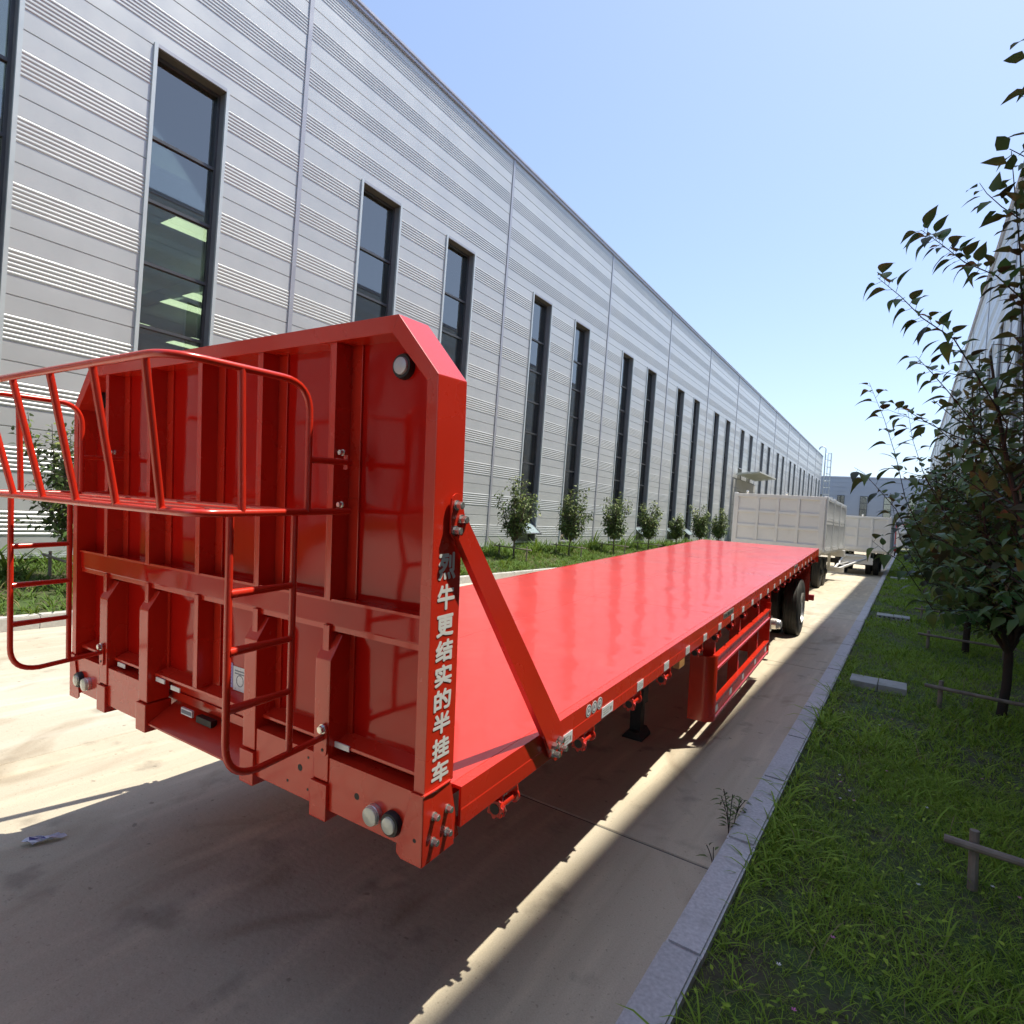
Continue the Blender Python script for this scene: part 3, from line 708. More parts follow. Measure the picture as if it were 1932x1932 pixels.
# three round decals
for y in (1.085, 1.152, 1.218):
    d1 = P(T_().lathe([(0, 0.0), (0.031, 0.0), (0.031, 0.0009), (0, 0.0009)], (0.001, y, -0.044), (1, 0, 0), 24), 'decal', 'sticker_white', bevel=0)
    P(T_().lathe([(0.021, 0.0009), (0.026, 0.0009), (0.026, 0.0014), (0.021, 0.0014)], (0.001, y, -0.044), (1, 0, 0), 24, True), 'ring', 'frame_grey', parent=d1, bevel=0)
    P(T_().box(0.0019, 0.0025, y - 0.010, y - 0.003, -0.053, -0.034).box(0.0019, 0.0025, y + 0.001, y + 0.010, -0.050, -0.045).box(0.0019, 0.0025, y + 0.003, y + 0.007, -0.044, -0.034), 'mark', 'sticker_print', parent=d1, bevel=0)
for y in (3.93, 8.75):
    pl = P(T_().box(0.0004, 0.003, y, y + 0.41, -0.066, -0.018), 'name_plate', 'rim_metal', bevel=0)
    m = T_()
    for i, (a, b) in enumerate(((0.03, 0.07), (0.085, 0.13), (0.16, 0.21), (0.225, 0.26), (0.28, 0.32), (0.34, 0.37))):
        m.box(0.003, 0.0036, y + a, y + b, -0.058, -0.027 - 0.006*(i % 2))
    P(m, 'print', 'dark_metal', parent=pl, bevel=0)
# strap rollers under the rail, each a spool between two cheek plates
def star(mb, cx, cz, y0, y1, r, n=7):
    pts = []
    for k in range(n * 4):
        a = 2 * math.pi * k / (n * 4); rr = r * (1.0 if k % 4 in (0, 1) else 0.78); pts.append((cx + rr*math.cos(a), cz + rr*math.sin(a)))
    return mb.prism(pts, 'y', y0, y1)
def roller(y):
    cx, cz = -0.022, -0.197
    w = P(T_().prism([(-0.052, -0.143), (0.0, -0.143), (0.004, -0.165), (-0.008, -0.19), (-0.04, -0.19)], 'y', y + 0.125, y + 0.131), 'strap_winch', bevel=0)
    P(T_().prism([(-0.052, -0.143), (-0.004, -0.143), (-0.008, -0.185), (-0.04, -0.185)], 'y', y + 0.03, y + 0.036), 'cheek', parent=w, bevel=0)
    P(star(T_(), cx, cz, y, y + 0.008, 0.040), 'ratchet_disc', parent=w, bevel=0)
    P(T_().cyl((cx, y - 0.002, cz), (cx, y + 0.001, cz), 0.021, 16), 'hole', 'dark_metal', parent=w, bevel=0)
    P(T_().lathe([(0.026, 0.008), (0.026, 0.03), (0.0175, 0.034), (0.0175, 0.13), (0.030, 0.132), (0.030, 0.140), (0.018, 0.143), (0.018, 0.155), (0.0, 0.155)], (cx, y, cz), (0, 1, 0), 16), 'spool', parent=w, bevel=0, smooth=True)
    P(T_().tube([(cx + 0.03, y + 0.018, cz + 0.012), (cx + 0.02, y + 0.045, cz - 0.02), (cx + 0.012, y + 0.05, cz - 0.045)], 0.006, 6), 'pawl', parent=w, bevel=0)
for y in (0.30, 1.03, 1.70, 2.28, 3.10, 3.72, 4.30, 4.88, 5.62, 6.36, 7.1, 7.7, 8.3, 8.9, 9.5, 10.1, 10.7, 11.3, 11.9): roller(y)
P(T_().box(-0.045, 0.0, 2.62, 2.75, -0.205, -0.150), 'marker_lamp', 'amber_plastic')
# landing legs
for x in (-0.62, -1.88):
    lg = P(T_().box(x - 0.07, x + 0.07, 3.48, 3.62, -0.85, -0.14), 'landing_leg', 'dark_metal')
    P(T_().box(x - 0.05, x + 0.05, 3.50, 3.60, -1.10, -0.85), 'inner_tube', 'dark_metal', parent=lg)
    P(T_().prism([(x - 0.09, -1.165), (x + 0.09, -1.165), (x + 0.09, -1.14), (x + 0.05, -1.09), (x - 0.05, -1.09), (x - 0.09, -1.14)], 'y', 3.43, 3.67), 'foot', 'dark_metal', parent=lg)
P(T_().tube([(-0.62, 3.55, -0.7), (-1.88, 3.55, -0.7)], 0.03, 8), 'cross_shaft', 'dark_metal', bevel=0)
# side guard
for s in (0, 1):
    fx = (lambda x: x) if not s else (lambda x: -2.5 - x)
    ga = T_()
    prof = arc((-0.10, 3.82), 0.10, 0, -90, 8, lambda a, b: (a, b)) + [(-0.22, 3.72)]
    prof2 = arc((-0.10, 3.82), 0.094, 0, -90, 8, lambda a, b: (a, b)) + [(-0.22, 3.726)]
    pts = [(fx(p[0]), p[1]) for p in prof + prof2[::-1]]
    g = P(ga.prism(pts, 'z', -0.955, -0.372), 'side_guard', bevel=0)
    def chan(z0, z1, ya, yb):
        po = [(fx(0), z0), (fx(0), z0 + 0.022), (fx(-0.010), z0 + 0.027), (fx(-0.010), z1 - 0.027), (fx(0), z1 - 0.022), (fx(0), z1), (fx(-0.05), z1), (fx(-0.05), z1 - 0.006), (fx(-0.016), z1 - 0.006), (fx(-0.016), z0 + 0.006), (fx(-0.05), z0 + 0.006), (fx(-0.05), z0)]
        return T_().prism(po, 'y', ya, yb)
    P(chan(-0.506, -0.376, 3.822, 6.60), 'guard_rail', parent=g, bevel=0)
    P(chan(-0.947, -0.788, 3.822, 6.62), 'guard_rail', parent=g, bevel=0)
    for y in (3.92, 5.0, 6.10): P(T_().box(fx(-0.056), fx(-0.16), y, y + 0.012, -0.95, -0.145).box(fx(-0.052), fx(-0.062), y - 0.03, y + 0.012, -0.95, -0.145), 'guard_post', parent=g, bevel=0)
    P(T_().box(fx(-0.0), fx(-0.06), 6.62, 6.64, -0.96, -0.30), 'guard_end', parent=g, bevel=0)
    if not s:
        for y in (3.84, 4.42, 5.0, 5.7, 6.38): P(T_().box(-0.010, -0.0085, y, y + 0.10, -0.895, -0.835), 'reflective_sticker', 'sticker_white', parent=g, bevel=0)
    P(T_().box(fx(-0.02), fx(-0.5), 6.70, 6.712, -1.0, -0.145), 'mud_screen', bevel=0)
# axles: two bare hubs, then the wheeled axle
ground_l = lambda y: -(1.0044 + 0.04566*y)
def tyre(x_out, y, z, R, width, side, parent):
    w = width; rr = 0.27
    pf = [(rr, -w/2 + 0.02), (R*0.70, -w/2 - 0.004), (R*0.88, -w/2 + 0.0), (R*0.965, -w/2 + 0.018), (R, -w/2 + 0.04)]
    for i in range(4):
        c = -w/2 + 0.04 + (w - 0.08) * (i + 0.5) / 4
        pf += [(R, c - 0.007), (R - 0.012, c - 0.005), (R - 0.012, c + 0.005), (R, c + 0.007)]
    pf += [(R, w/2 - 0.04), (R*0.965, w/2 - 0.018), (R*0.88, w/2), (R*0.70, w/2 + 0.004), (rr, w/2 - 0.02)]
    c = (x_out - side * w/2, y, z)
    return T_().lathe(pf, c, (side, 0, 0), 48), c
R = 0.532
for yb in (10.66,):
    zc = ground_l(yb) + R - 0.02
    ax = P(T_().cyl((-0.30, yb, zc), (-2.2, yb, zc), 0.075, 16), 'axle', 'dark_metal', bevel=0)
    for side, xo in ((1, -0.05), (-1, -2.45)):
        for k in range(2):
            mb, c = tyre(xo - side * k * 0.33, yb, zc, R, 0.28, side, None)
            wl_ = P(mb, 'wheel', 'tyre_rubber', bevel=0, smooth=True)
            if k == 0:
                P(T_().lathe([(0.272, -0.02), (0.285, 0.012), (0.27, 0.016), (0.255, -0.02), (0.25, -0.14), (0.16, -0.155), (0.15, -0.06), (0.0, -0.05)], (xo, yb, zc), (side, 0, 0), 36), 'rim', 'rim_metal', parent=wl_, bevel=0, smooth=True)
                P(T_().lathe([(0.11, -0.14), (0.11, -0.02), (0.09, 0.0), (0.0, 0.0)], (xo, yb, zc), (side, 0, 0), 24), 'hub', 'hub_silver', parent=wl_, bevel=0, smooth=True)
            else: P(T_().lathe([(0.275, 0.0), (0.255, -0.02), (0.25, -0.2)], (xo - side*k*0.33, yb, zc), (side, 0, 0), 30), 'rim', 'dark_metal', parent=wl_, bevel=0, smooth=True)
for yb in (8.04,):
    zc = ground_l(yb) + R - 0.0
    ax = P(T_().cyl((-0.34, yb, zc), (-2.16, yb, zc), 0.075, 16), 'axle', 'dark_metal', bevel=0)
    for side, xo in ((1, -0.045), (-1, -2.455)):
        P(T_().lathe([(0.0, 0.0), (0.05, 0.0), (0.066, -0.012), (0.072, -0.06), (0.080, -0.068), (0.084, -0.13), (0.12, -0.14), (0.13, -0.22), (0.07, -0.24)], (xo, yb, zc), (side, 0, 0), 30), 'hub', 'hub_silver', parent=ax, bevel=0, smooth=True)
for yb in (7.4, 8.7, 10.0, 11.3):
    for x in (-0.62, -1.88): P(T_().prism([(yb - 0.12, -0.58), (yb + 0.12, -0.58), (yb + 0.05, -0.86), (yb - 0.05, -0.86)], 'x', x - 0.05, x + 0.05), 'spring_hanger')
for yb in (8.04, 9.35, 10.66):
    for x in (-0.62, -1.88): P(T_().tube([(x, yb - 0.58, -0.80), (x, yb, -0.87 - 0.046*(yb-8)), (x, yb + 0.58, -0.82)], 0.045, 6), 'leaf_spring', 'dark_metal', bevel=0)
# rear mudguard plate and underrun bar
P(T_().box(-0.01, -0.55, 11.34, 11.352, -0.95, -0.145), 'rear_mud_screen', bevel=0)
P(T_().box(0.03, -2.53, 11.9, 12.0, -1.01, -0.90), 'underrun_bar', 'red_dull')
for x in (-0.5, -2.0): P(T_().box(x - 0.04, x + 0.04, 11.9, 11.98, -0.92, -0.58), 'underrun_arm', bevel=0)
# tubular rack with end loops and two side ladders
tr_ = 0.0115
P(T_().box(-2.10, -0.40, -0.118, -0.112, 0.0, 0.0) if False else T_().box(-0.44, -0.42, -0.122, -0.112, 1.08, 1.13), 'rack_lug', bevel=0)
rk = T_()
def rnd(a, b, c, r, n=6):
    """corner at b rounded"""
    a, b, c = Vector(a), Vector(b), Vector(c); d1 = (a - b).normalized(); d2 = (c - b).normalized()
    p0 = b + d1*r; p2 = b + d2*r
    return [((1-t)**2)*p0 + 2*t*(1-t)*b + t*t*p2 for t in [i/n for i in range(n+1)]]
xl, xr = -2.07, -0.43
TZ, BZ = 1.36, 0.932
YT, YB = -0.745, -0.66
# top hoop: up at the right end, round the front, down at the left end
top = [(xr, -0.28, BZ)] + rnd((xr, -0.28, BZ), (xr, -0.28, TZ - 0.005), (xr, YT, TZ), 0.105, 8) + rnd((xr, -0.3, TZ), (xr, YT, TZ), (xl, YT, TZ), 0.10, 8) \
    + rnd((xr, YT, TZ), (xl, YT, TZ), (xl, -0.3, TZ), 0.10, 8) + rnd((xl, YT, TZ), (xl, -0.28, TZ - 0.005), (xl, -0.28, BZ), 0.105, 8) + [(xl, -0.28, BZ)]
rack = P(T_().tube(top, tr_, 12), 'rack', bevel=0, smooth=True)
bot = [(xr, -0.10, BZ)] + rnd((xr, -0.1, BZ), (xr, YB, BZ), (xl, YB, BZ), 0.07, 6) + rnd((xr, YB, BZ), (xl, YB, BZ), (xl, -0.1, BZ), 0.07, 6) + [(xl, -0.10, BZ)]
P(T_().tube(bot, tr_, 12), 'rack_rail', parent=rack, bevel=0, smooth=True)
for y in (-0.28, -0.43, -0.55): P(T_().tube([(xr, y, BZ), (xl, y, BZ)], tr_ * 0.7, 8), 'rack_bar', parent=rack, bevel=0, smooth=True)
for x in (-0.80, -1.20, -1.62): P(T_().box(x - 0.02, x + 0.02, YB, -0.12, BZ - 0.010, BZ - 0.006), 'rack_strap', parent=rack, bevel=0)
for x in (xr, xl):
    P(T_().tube([(x, -0.10, 1.105), (x, -0.28, 1.105)], tr_, 10), 'rack_arm', parent=rack, bevel=0, smooth=True)
    P(T_().tube([(x, -0.525, TZ), (x, -0.515, BZ)], tr_, 10), 'strut', parent=rack, bevel=0, smooth=True)
for i in range(6):
    t = i; xt = -0.54 - 0.305 * i if True else 0; xb = -0.60 - 0.27 * i
for (xt, xb) in ((-0.541, -0.60), (-0.85, -0.87), (-1.15, -1.15), (-1.46, -1.42), (-1.75, -1.69), (-1.98, -1.95)):
    P(T_().tube([(xt, YT + 0.005, TZ), (xb, YB, BZ)], tr_, 10), 'strut', parent=rack, bevel=0, smooth=True)
for z in (1.14, 0.955):
    for x in (-0.455, -2.125): bolt(x, -0.112, z, 0.009, 0.022, (0, -1, 0))
for x in (-0.465, -2.135):
    yb_, ya_ = -0.302, -0.53
    rail = [(x, ya_, BZ)] + rnd((x, ya_, BZ), (x, ya_, 0.115), (x, -0.16, 0.10), 0.11, 8) + [(x, -0.157, 0.125)]
    ldr = P(T_().tube(rail, tr_, 12), 'ladder', bevel=0, smooth=True)
    P(T_().tube([(x, yb_, BZ), (x, yb_, 0.125)], tr_, 10), 'ladder_rail', parent=ldr, bevel=0, smooth=True)
    for z in (0.686, 0.508, 0.330): P(T_().tube([(x, ya_ + 0.004, z), (x, yb_ - 0.004, z)], [tr_*1.25, tr_*0.95] if True else tr_, 10), 'rung', parent=ldr, bevel=0, smooth=True)
    P(T_().prism(arc((x, 0.15), 0.02, 0, 180, 6, lambda a, b: (a, b)) + arc((x, 0.075), 0.02, 180, 360, 6, lambda a, b: (a, b)), 'y', -0.161, -0.155), 'ladder_lug', parent=ldr, bevel=0)
    bolt(x, -0.161, 0.155, 0.013, 0.02, (0, -1, 0), ldr)
    P(T_().cyl((x, -0.1625, 0.078), (x, -0.161, 0.078), 0.006, 10), 'hole', 'dark_metal', parent=ldr, bevel=0)

# lettering down the side post
chars = '烈牛更结实的半挂车'
zc_ = [0.781, 0.681, 0.588, 0.506, 0.425, 0.345, 0.267, 0.185, 0.106]
sz_ = [0.088, 0.084, 0.072, 0.072, 0.070, 0.070, 0.070, 0.071, 0.070]
for ch, z, s in zip(chars, zc_, sz_):
    cu = bpy.data.curves.new('glyph', 'FONT'); cu.body = ch; cu.size = 1.0; cu.align_x = 'CENTER'; cu.align_y = 'CENTER'
    cu.resolution_u = 3
    ob = bpy.data.objects.new('glyph', cu); COL.objects.link(ob)
    me = bpy.data.meshes.new_from_object(ob.evaluated_get(bpy.context.evaluated_depsgraph_get()))
    bpy.data.objects.remove(ob); bpy.data.curves.remove(cu)
    co = np.empty(len(me.vertices) * 3); me.vertices.foreach_get('co', co); co = co.reshape(-1, 3)
    if len(co) == 0: continue
    mn, mx = co.min(0), co.max(0); c0 = (mn + mx) / 2; w, h = (mx - mn)[:2]
    k = s / max(w, h)
    k = (0.088 - 0.006) / w; kz = (s - 0.006) / h
    new = np.zeros_like(co); new[:, 0] = 0.0012; new[:, 1] = -0.0725 + (co[:, 0] - c0[0]) * k; new[:, 2] = z - 0.003 + (co[:, 1] - c0[1]) * kz
    new -= np.array(TO)
    polys = [tuple(p.vertices) for p in me.polygons]; V = []; F = []
    for q in range(9):                       # heavier strokes: the outline repeated round a small circle
        a = q * math.pi / 4; d = np.array([0.00005 * q, 0.0030 * math.cos(a) * (q < 8), 0.0030 * math.sin(a) * (q < 8)])
        F += [tuple(i + len(V) for i in p) for p in polys]; V += [tuple(v) for v in (new + d)]
    bpy.data.meshes.remove(me); me = bpy.data.meshes.new('letter'); me.from_pydata(V, [], F); me.update()
    me.materials.clear(); me.materials.append(MATS['white_lettering'])
    link('letter', me, tr)

# ------------------------------------------------------------------ white drawbar trailers
def white_trailer(x0, x1, y0, L, z0, z1, label, wheels, tow=None, tail=False):
    off = Vector(((x0+x1)/2, y0 + L/2, 0)); t = empty('box_trailer', off, label=label, cat='trailer', group='white drop side trailers parked ahead')
    W = lambda: MB(off); Wm = 'trailer_white'
    def Q(mb, name, m=Wm, parent=t, bevel=0.006, smooth=False): return mb.build(name, m, parent, bevel=bevel, smooth=smooth, seg=1)
    Q(W().box(x0 + 0.03, x1 - 0.03, y0 + 0.05, y0 + 0.08, z0 + 0.02, z1 - 0.02), 'front_board', bevel=0)
    w = x1 - x0; h = z1 - z0
    fr = [(x0, x1, z1 - 0.11, z1), (x0, x1, z0, z0 + 0.16)]
    for i, (a, b, c, d) in enumerate(fr): Q(W().box(a, b, y0, y0 + 0.09, c, d), 'frame_rail')
    for (a, b) in ((x0, x0 + 0.13), (x1 - 0.16, x1)): Q(W().box(a, b, y0, y0 + 0.09, z0 + 0.16, z1 - 0.11), 'corner_post')
    iw = w - 0.29
    xs_ = [x0 + 0.13 + iw * k / 4 for k in range(5)]
    ih = h - 0.27
    for k in (1, 2, 3): Q(W().box(xs_[k] - 0.045, xs_[k] + 0.045, y0 + 0.008, y0 + 0.052, z0 + 0.16, z1 - 0.11), 'rib')
    for r in (1, 2):
        zz = z0 + 0.16 + ih * r / 3
        for k in range(4):
            Q(W().box(xs_[k] + (0.045 if k else 0), xs_[k+1] - (0.045 if k < 3 else 0), y0 + 0.012, y0 + 0.052, zz - 0.045, zz + 0.045), 'rib')
    # side boards with posts, ribs, latches
    for (xx, s) in ((x1, 1), (x0, -1)):
        Q(W().box(xx - s*0.06, xx - s*0.03, y0 + 0.09, y0 + L, z0 + 0.05, z1 - 0.05), 'side_board', 'trailer_white_clean', bevel=0)
        mid = z0 + h * 0.52
        for zz in (z0 + 0.02, mid - 0.03, mid + 0.08, z1 - 0.09): Q(W().box(xx - s*0.03, xx + s*0.012, y0 + 0.09, y0 + L, zz, zz + 0.07), 'side_rail', 'trailer_white_clean', bevel=0)
        nsec = 3
        for k in range(nsec + 1):
            yy = y0 + 0.12 + (L - 0.25) * k / nsec
            Q(W().box(xx - s*0.06, xx + s*0.05, yy, yy + 0.12, z0 - 0.05, z1 + 0.03), 'stake_post', 'trailer_white_clean')
            for j in range(1, 6):
                if k < nsec:
                    y2 = yy + (L - 0.25) / nsec * j / 6
                    Q(W().box(xx - s*0.03, xx + s*0.02, y2, y2 + 0.07, z0 + 0.09, z1 - 0.09), 'rib', 'trailer_white_clean', bevel=0)
                    if s > 0:
                        Q(W().tube([(xx + 0.02, y2 + 0.03, z0 + 0.08), (xx + 0.06, y2 + 0.03, z0 - 0.02), (xx + 0.02, y2 + 0.05, z0 - 0.12)], 0.022, 6), 'hinge', 'trailer_white_clean', bevel=0)
                        Q(W().box(xx + 0.012, xx + 0.05, y2, y2 + 0.06, z1 - 0.08, z1 + 0.03), 'latch', 'hub_silver', bevel=0)
    for (a, b) in ((x0 + 0.35, 0.2), (x0 + w*0.55, 0.6), (x1 - 0.08, 2.2), (x1 - 0.08, 3.4)):
        Q(W().lathe([(0.025, 0), (0.03, 0.05), (0.05, 0.07), (0.04, 0.11), (0.0, 0.12)], (a, y0 + b, z1), (0, 0, 1), 10), 'hook', 'hub_silver', bevel=0, smooth=True)
    Q(W().box(x0 + 0.04, x1 - 0.04, y0 + 0.1, y0 + L, z0 - 0.10, z0 + 0.02), 'floor', 'trailer_white')
    Q(W().box(x0 + 0.05, x1 - 0.05, y0 + L - 0.03, y0 + L, z0, z1), 'tail_board', 'trailer_white_clean')
    for xx in (x0 + w*0.3, x1 - w*0.3): Q(W().box(xx - 0.06, xx + 0.06, y0 + 0.2, y0 + L, z0 - 0.42, z0 - 0.10), 'chassis_beam', 'trailer_white')
    for (wy, xo) in wheels:
        ax = Q(W().cyl((xo - 0.2, wy, 0.5), (x0 + (x1 - xo) + 0.2, wy, 0.5), 0.07, 10), 'axle', 'dark_metal', bevel=0)
        for s, xw in ((1, xo), (-1, x0 + (x1 - xo))):
            R = 0.52
            for k in range(2):
                wm_ = W(); ww = 0.26
                pf = [(0.27, -ww/2 + 0.02), (R*0.7, -ww/2), (R*0.93, -ww/2 + 0.01), (R, -ww/2 + 0.04), (R, -0.05), (R - 0.015, -0.045), (R - 0.015, -0.035), (R, -0.03), (R, 0.03), (R - 0.015, 0.035), (R - 0.015, 0.045), (R, 0.05), (R, ww/2 - 0.04), (R*0.93, ww/2 - 0.01), (R*0.7, ww/2), (0.27, ww/2 - 0.02)]
                cx = xw - s * (ww/2 + 0.31 * k)
                wl_ = Q(wm_.lathe(pf, (cx, wy, R - 0.005), (s, 0, 0), 32), 'wheel', 'tyre_rubber', bevel=0, smooth=True)
                if k == 0:
                    Q(W().lathe([(0.27, ww/2 - 0.02), (0.25, ww/2 - 0.04), (0.24, 0.0), (0.13, -0.02), (0.12, ww/2 + 0.02), (0.07, ww/2 + 0.06), (0, ww/2 + 0.06)], (cx, wy, R), (s, 0, 0), 24), 'rim', 'dark_metal', parent=wl_, bevel=0, smooth=True)
    if tow:
        tip, bl, br = [Vector(p) for p in tow]
        for i, b in enumerate((bl, br)):
            d = (b - tip); Q(W().tube([tip, b], 0.055, 4), 'drawbar', 'trailer_white_clean', bevel=0)
        for f in (0.45, 0.75): Q(W().tube([tip.lerp(bl, f), tip.lerp(br, f)], 0.035, 4), 'drawbar_brace', 'trailer_white_clean', bevel=0)
        Q(W().tube([tip.lerp(bl, 0.45), tip.lerp(br, 0.9)], 0.03, 4), 'drawbar_brace', 'trailer_white_clean', bevel=0)
        Q(W().lathe([(0.05, -0.05), (0.10, -0.05), (0.10, 0.05), (0.05, 0.05)], tip + (tip - (bl + br)/2).normalized()*0.08, (0, 0, 1), 12, True), 'tow_eye', 'trailer_white_clean', bevel=0)
        Q(W().box(x0 + 0.5, x1 - 0.9, y0 + 0.15, y0 + 1.6, z0 - 0.36, z0 - 0.26), 'turntable', 'trailer_white_clean')
        Q(W().box(bl.x - 0.1, br.x + 0.2, bl.y - 0.06, bl.y + 0.06, bl.z - 0.28, bl.z + 0.05), 'bogie_beam', 'trailer_white')
    if tail:
        yy = y0 + L
        Q(W().box(x1 - 1.5, x1 + 0.1, yy - 0.2, yy + 0.25, z0 - 0.38, z0 - 0.12), 'tail_beam', 'trailer_white')
        Q(W().box(x1 - 1.0, x1 - 0.1, yy + 0.1, yy + 0.22, z0 - 0.66, z0 - 0.46), 'lamp_bar', 'dark_metal')
        Q(W().box(x0 + 0.2, x1 + 0.1, yy + 0.15, yy + 0.27, 0.32, 0.52), 'underrun_bar', 'trailer_white')
        for xx in (x0 + 0.8, x1 - 0.5): Q(W().box(xx, xx + 0.1, yy, yy + 0.15, 0.45, z0 - 0.38), 'underrun_arm', 'trailer_white')
    return t
white_trailer(-4.80, -2.10, 20.5, 7.0, 1.36, 3.02, 'nearer white drop side trailer standing just beyond the end of the red deck', [(22.9, -2.33), (24.2, -2.33)], tail=True)
white_trailer(-3.26, -0.57, 32.6, 6.5, 1.20, 2.80, 'farther white trailer with a triangular drawbar lowered towards the road', [(34.0, -0.97), (37.6, -0.97)],
              tow=((-2.62, 30.4, 0.22), (-2.42, 32.9, 0.80), (-1.40, 32.9, 0.84)))
# far things at the end of the road
tk = empty('box_truck', (0.35, 82, 0), label='white truck with a red frame seen far off past the trailers', cat='truck')
o3 = (0.35, 82, 0)
MB(o3).box(-0.95, 1.55, 81, 87, 1.1, 3.3).build('cargo_box', 'trailer_white_clean', tk, bevel=0.03)
for (a, b, c, d) in ((-1.0, 1.6, 3.3, 3.5), (-1.0, -0.9, 1.0, 3.3), (0.25, 0.35, 1.0, 3.3), (1.5, 1.6, 1.0, 3.3)): MB(o3).box(a, b, 80.9, 81.0 - 0.002, c, d).build('red_frame', 'red_dull', tk)
MB(o3).box(-0.8, 1.4, 79.0, 80.85, 0.7, 2.6).build('cab', 'trailer_white_clean', tk, bevel=0.12)
MB(o3).box(-0.6, 1.2, 78.97, 79.0 - 0.002, 1.6, 2.3).build('windscreen', 'window_glass', tk)
for yy in (79.9, 85.2):
    for xx in (-0.72, 1.32): MB(o3).lathe([(0.2, -0.12), (0.48, -0.12), (0.5, -0.08), (0.5, 0.08), (0.48, 0.12), (0, 0.12)], (xx, yy, 0.5), (1, 0, 0), 20).build('wheel', 'tyre_rubber', tk, smooth=True)
mo = empty('motorcycle', (-1.2, 66, 0), label='red three wheeled motorcycle parked far down the road beside the kerb', cat='motorcycle')
o4 = (-1.2, 66, 0)
for (xx, yy) in ((-1.2, 65.1), (-1.65, 67.3), (-0.75, 67.3)): MB(o4).lathe([(0.0, -0.05), (0.24, -0.05), (0.31, -0.05), (0.33, 0.0), (0.31, 0.05), (0.0, 0.05)], (xx, yy, 0.33), (1, 0, 0), 20).build('wheel', 'tyre_rubber', mo, smooth=True)
MB(o4).box(-1.75, -0.65, 66.3, 68.2, 0.55, 1.0).build('cargo_bed', 'red_dull', mo, bevel=0.02)
MB(o4).prism([(65.2, 0.6), (65.7, 0.5), (66.4, 0.55), (66.3, 0.95), (65.7, 0.85), (65.35, 1.0)], 'x', -1.35, -1.05).build('body', 'red_dull', mo, bevel=0.03)
MB(o4).tube([(-1.2, 65.1, 0.33), (-1.2, 65.3, 1.05)], 0.04, 8).tube([(-1.5, 65.35, 1.1), (-1.2, 65.28, 1.05), (-0.9, 65.35, 1.1)], 0.025, 8).build('handlebar', 'dark_metal', mo)
MB(o4).lathe([(0, 0.12), (0.09, 0.08), (0.1, 0)], (-1.2, 65.15, 0.95), (0, -1, 0), 14).build('headlight', 'hub_silver', mo, smooth=True)

# ------------------------------------------------------------------ small things on the ground
pp = MB(); N = 7
vs = []
for j in range(N):
    for i in range(N):
        u, v = i/(N-1), j/(N-1)
        vs.append((-3.80 + 0.07*u + 0.07*v*(1-0.4*u) + random.uniform(-.006,.006), 1.23 + 0.15*v + 0.03*u + random.uniform(-.005,.005), 0.006 + 0.02*abs(math.sin(6*u+4*v)) + random.uniform(0, .012)))
fs = [(j*N+i, j*N+i+1, (j+1)*N+i+1, (j+1)*N+i) for j in range(N-1) for i in range(N-1)]
pp.add(vs, fs); pp.mi = [1 if (1 <= (k % (N-1)) <= 3 and 1 <= k // (N-1) <= 2) else 0 for k in range(len(fs))]
tag(pp.build('paper_wrapper', ['paper', 'paper_print']), 'crumpled white and purple wrapper lying on the shaded concrete', 'litter')
lab = ['small dark ring lying on the slab joint', 'small dark ring on the shaded concrete near the kerb', 'small dark ring nearest the bottom edge of the shaded lane', 'small dark ring on the concrete in front of the headboard', 'small dark ring by the left edge of the road in view']
for (x, y), lb in zip(((-1.278, 3.44), (-1.141, 3.15), (-1.20, 2.09), (-3.646, 1.65), (-3.645, 1.118)), lab):
    m = MB((x, y, 0)); m.lathe([(0.008, 0), (0.013, 0.0), (0.013, 0.006), (0.008, 0.006)], (x, y, 0.0), (0, 0, 1), 18, True)
    tag(m.build('rubber_ring', 'ring_dark', smooth=True), lb, 'ring', 'little dark rings on the road')
def cover(x0, x1, y0, y1, z, lb, studs=False):
    c = ((x0+x1)/2, (y0+y1)/2, z)
    t = empty('concrete_cover', c, label=lb, cat='slab', group='concrete covers in the verge')
    w = (x1 - x0)/2
    for k in range(2):
        b = MB(c).box(x0 + w*k + 0.004, x0 + w*(k+1) - 0.004, y0, y1, z - 0.12, z + 0.012 + 0.004*k)
        b.build('slab', 'cover_concrete', t, bevel=0.008)
    if studs:
        for k in range(7): MB(c).box(x0 + 0.05 + k*0.09, x0 + 0.09 + k*0.09, y0 - 0.006, y0 - 0.001, z - 0.03, z - 0.005).build('slot', 'dark_metal', t)
cover(-0.47, 0.14, 8.62, 9.02, 0.13, 'nearer pale concrete cover slab sunk in the grass beside the kerb')
cover(-0.44, 0.21, 16.1, 16.6, 0.13, 'slotted concrete cover slab farther along the grass verge', True)
cover(-0.44, 0.21, 31.1, 31.7, 0.13, 'distant concrete cover slab crossing the verge near the white trailers')

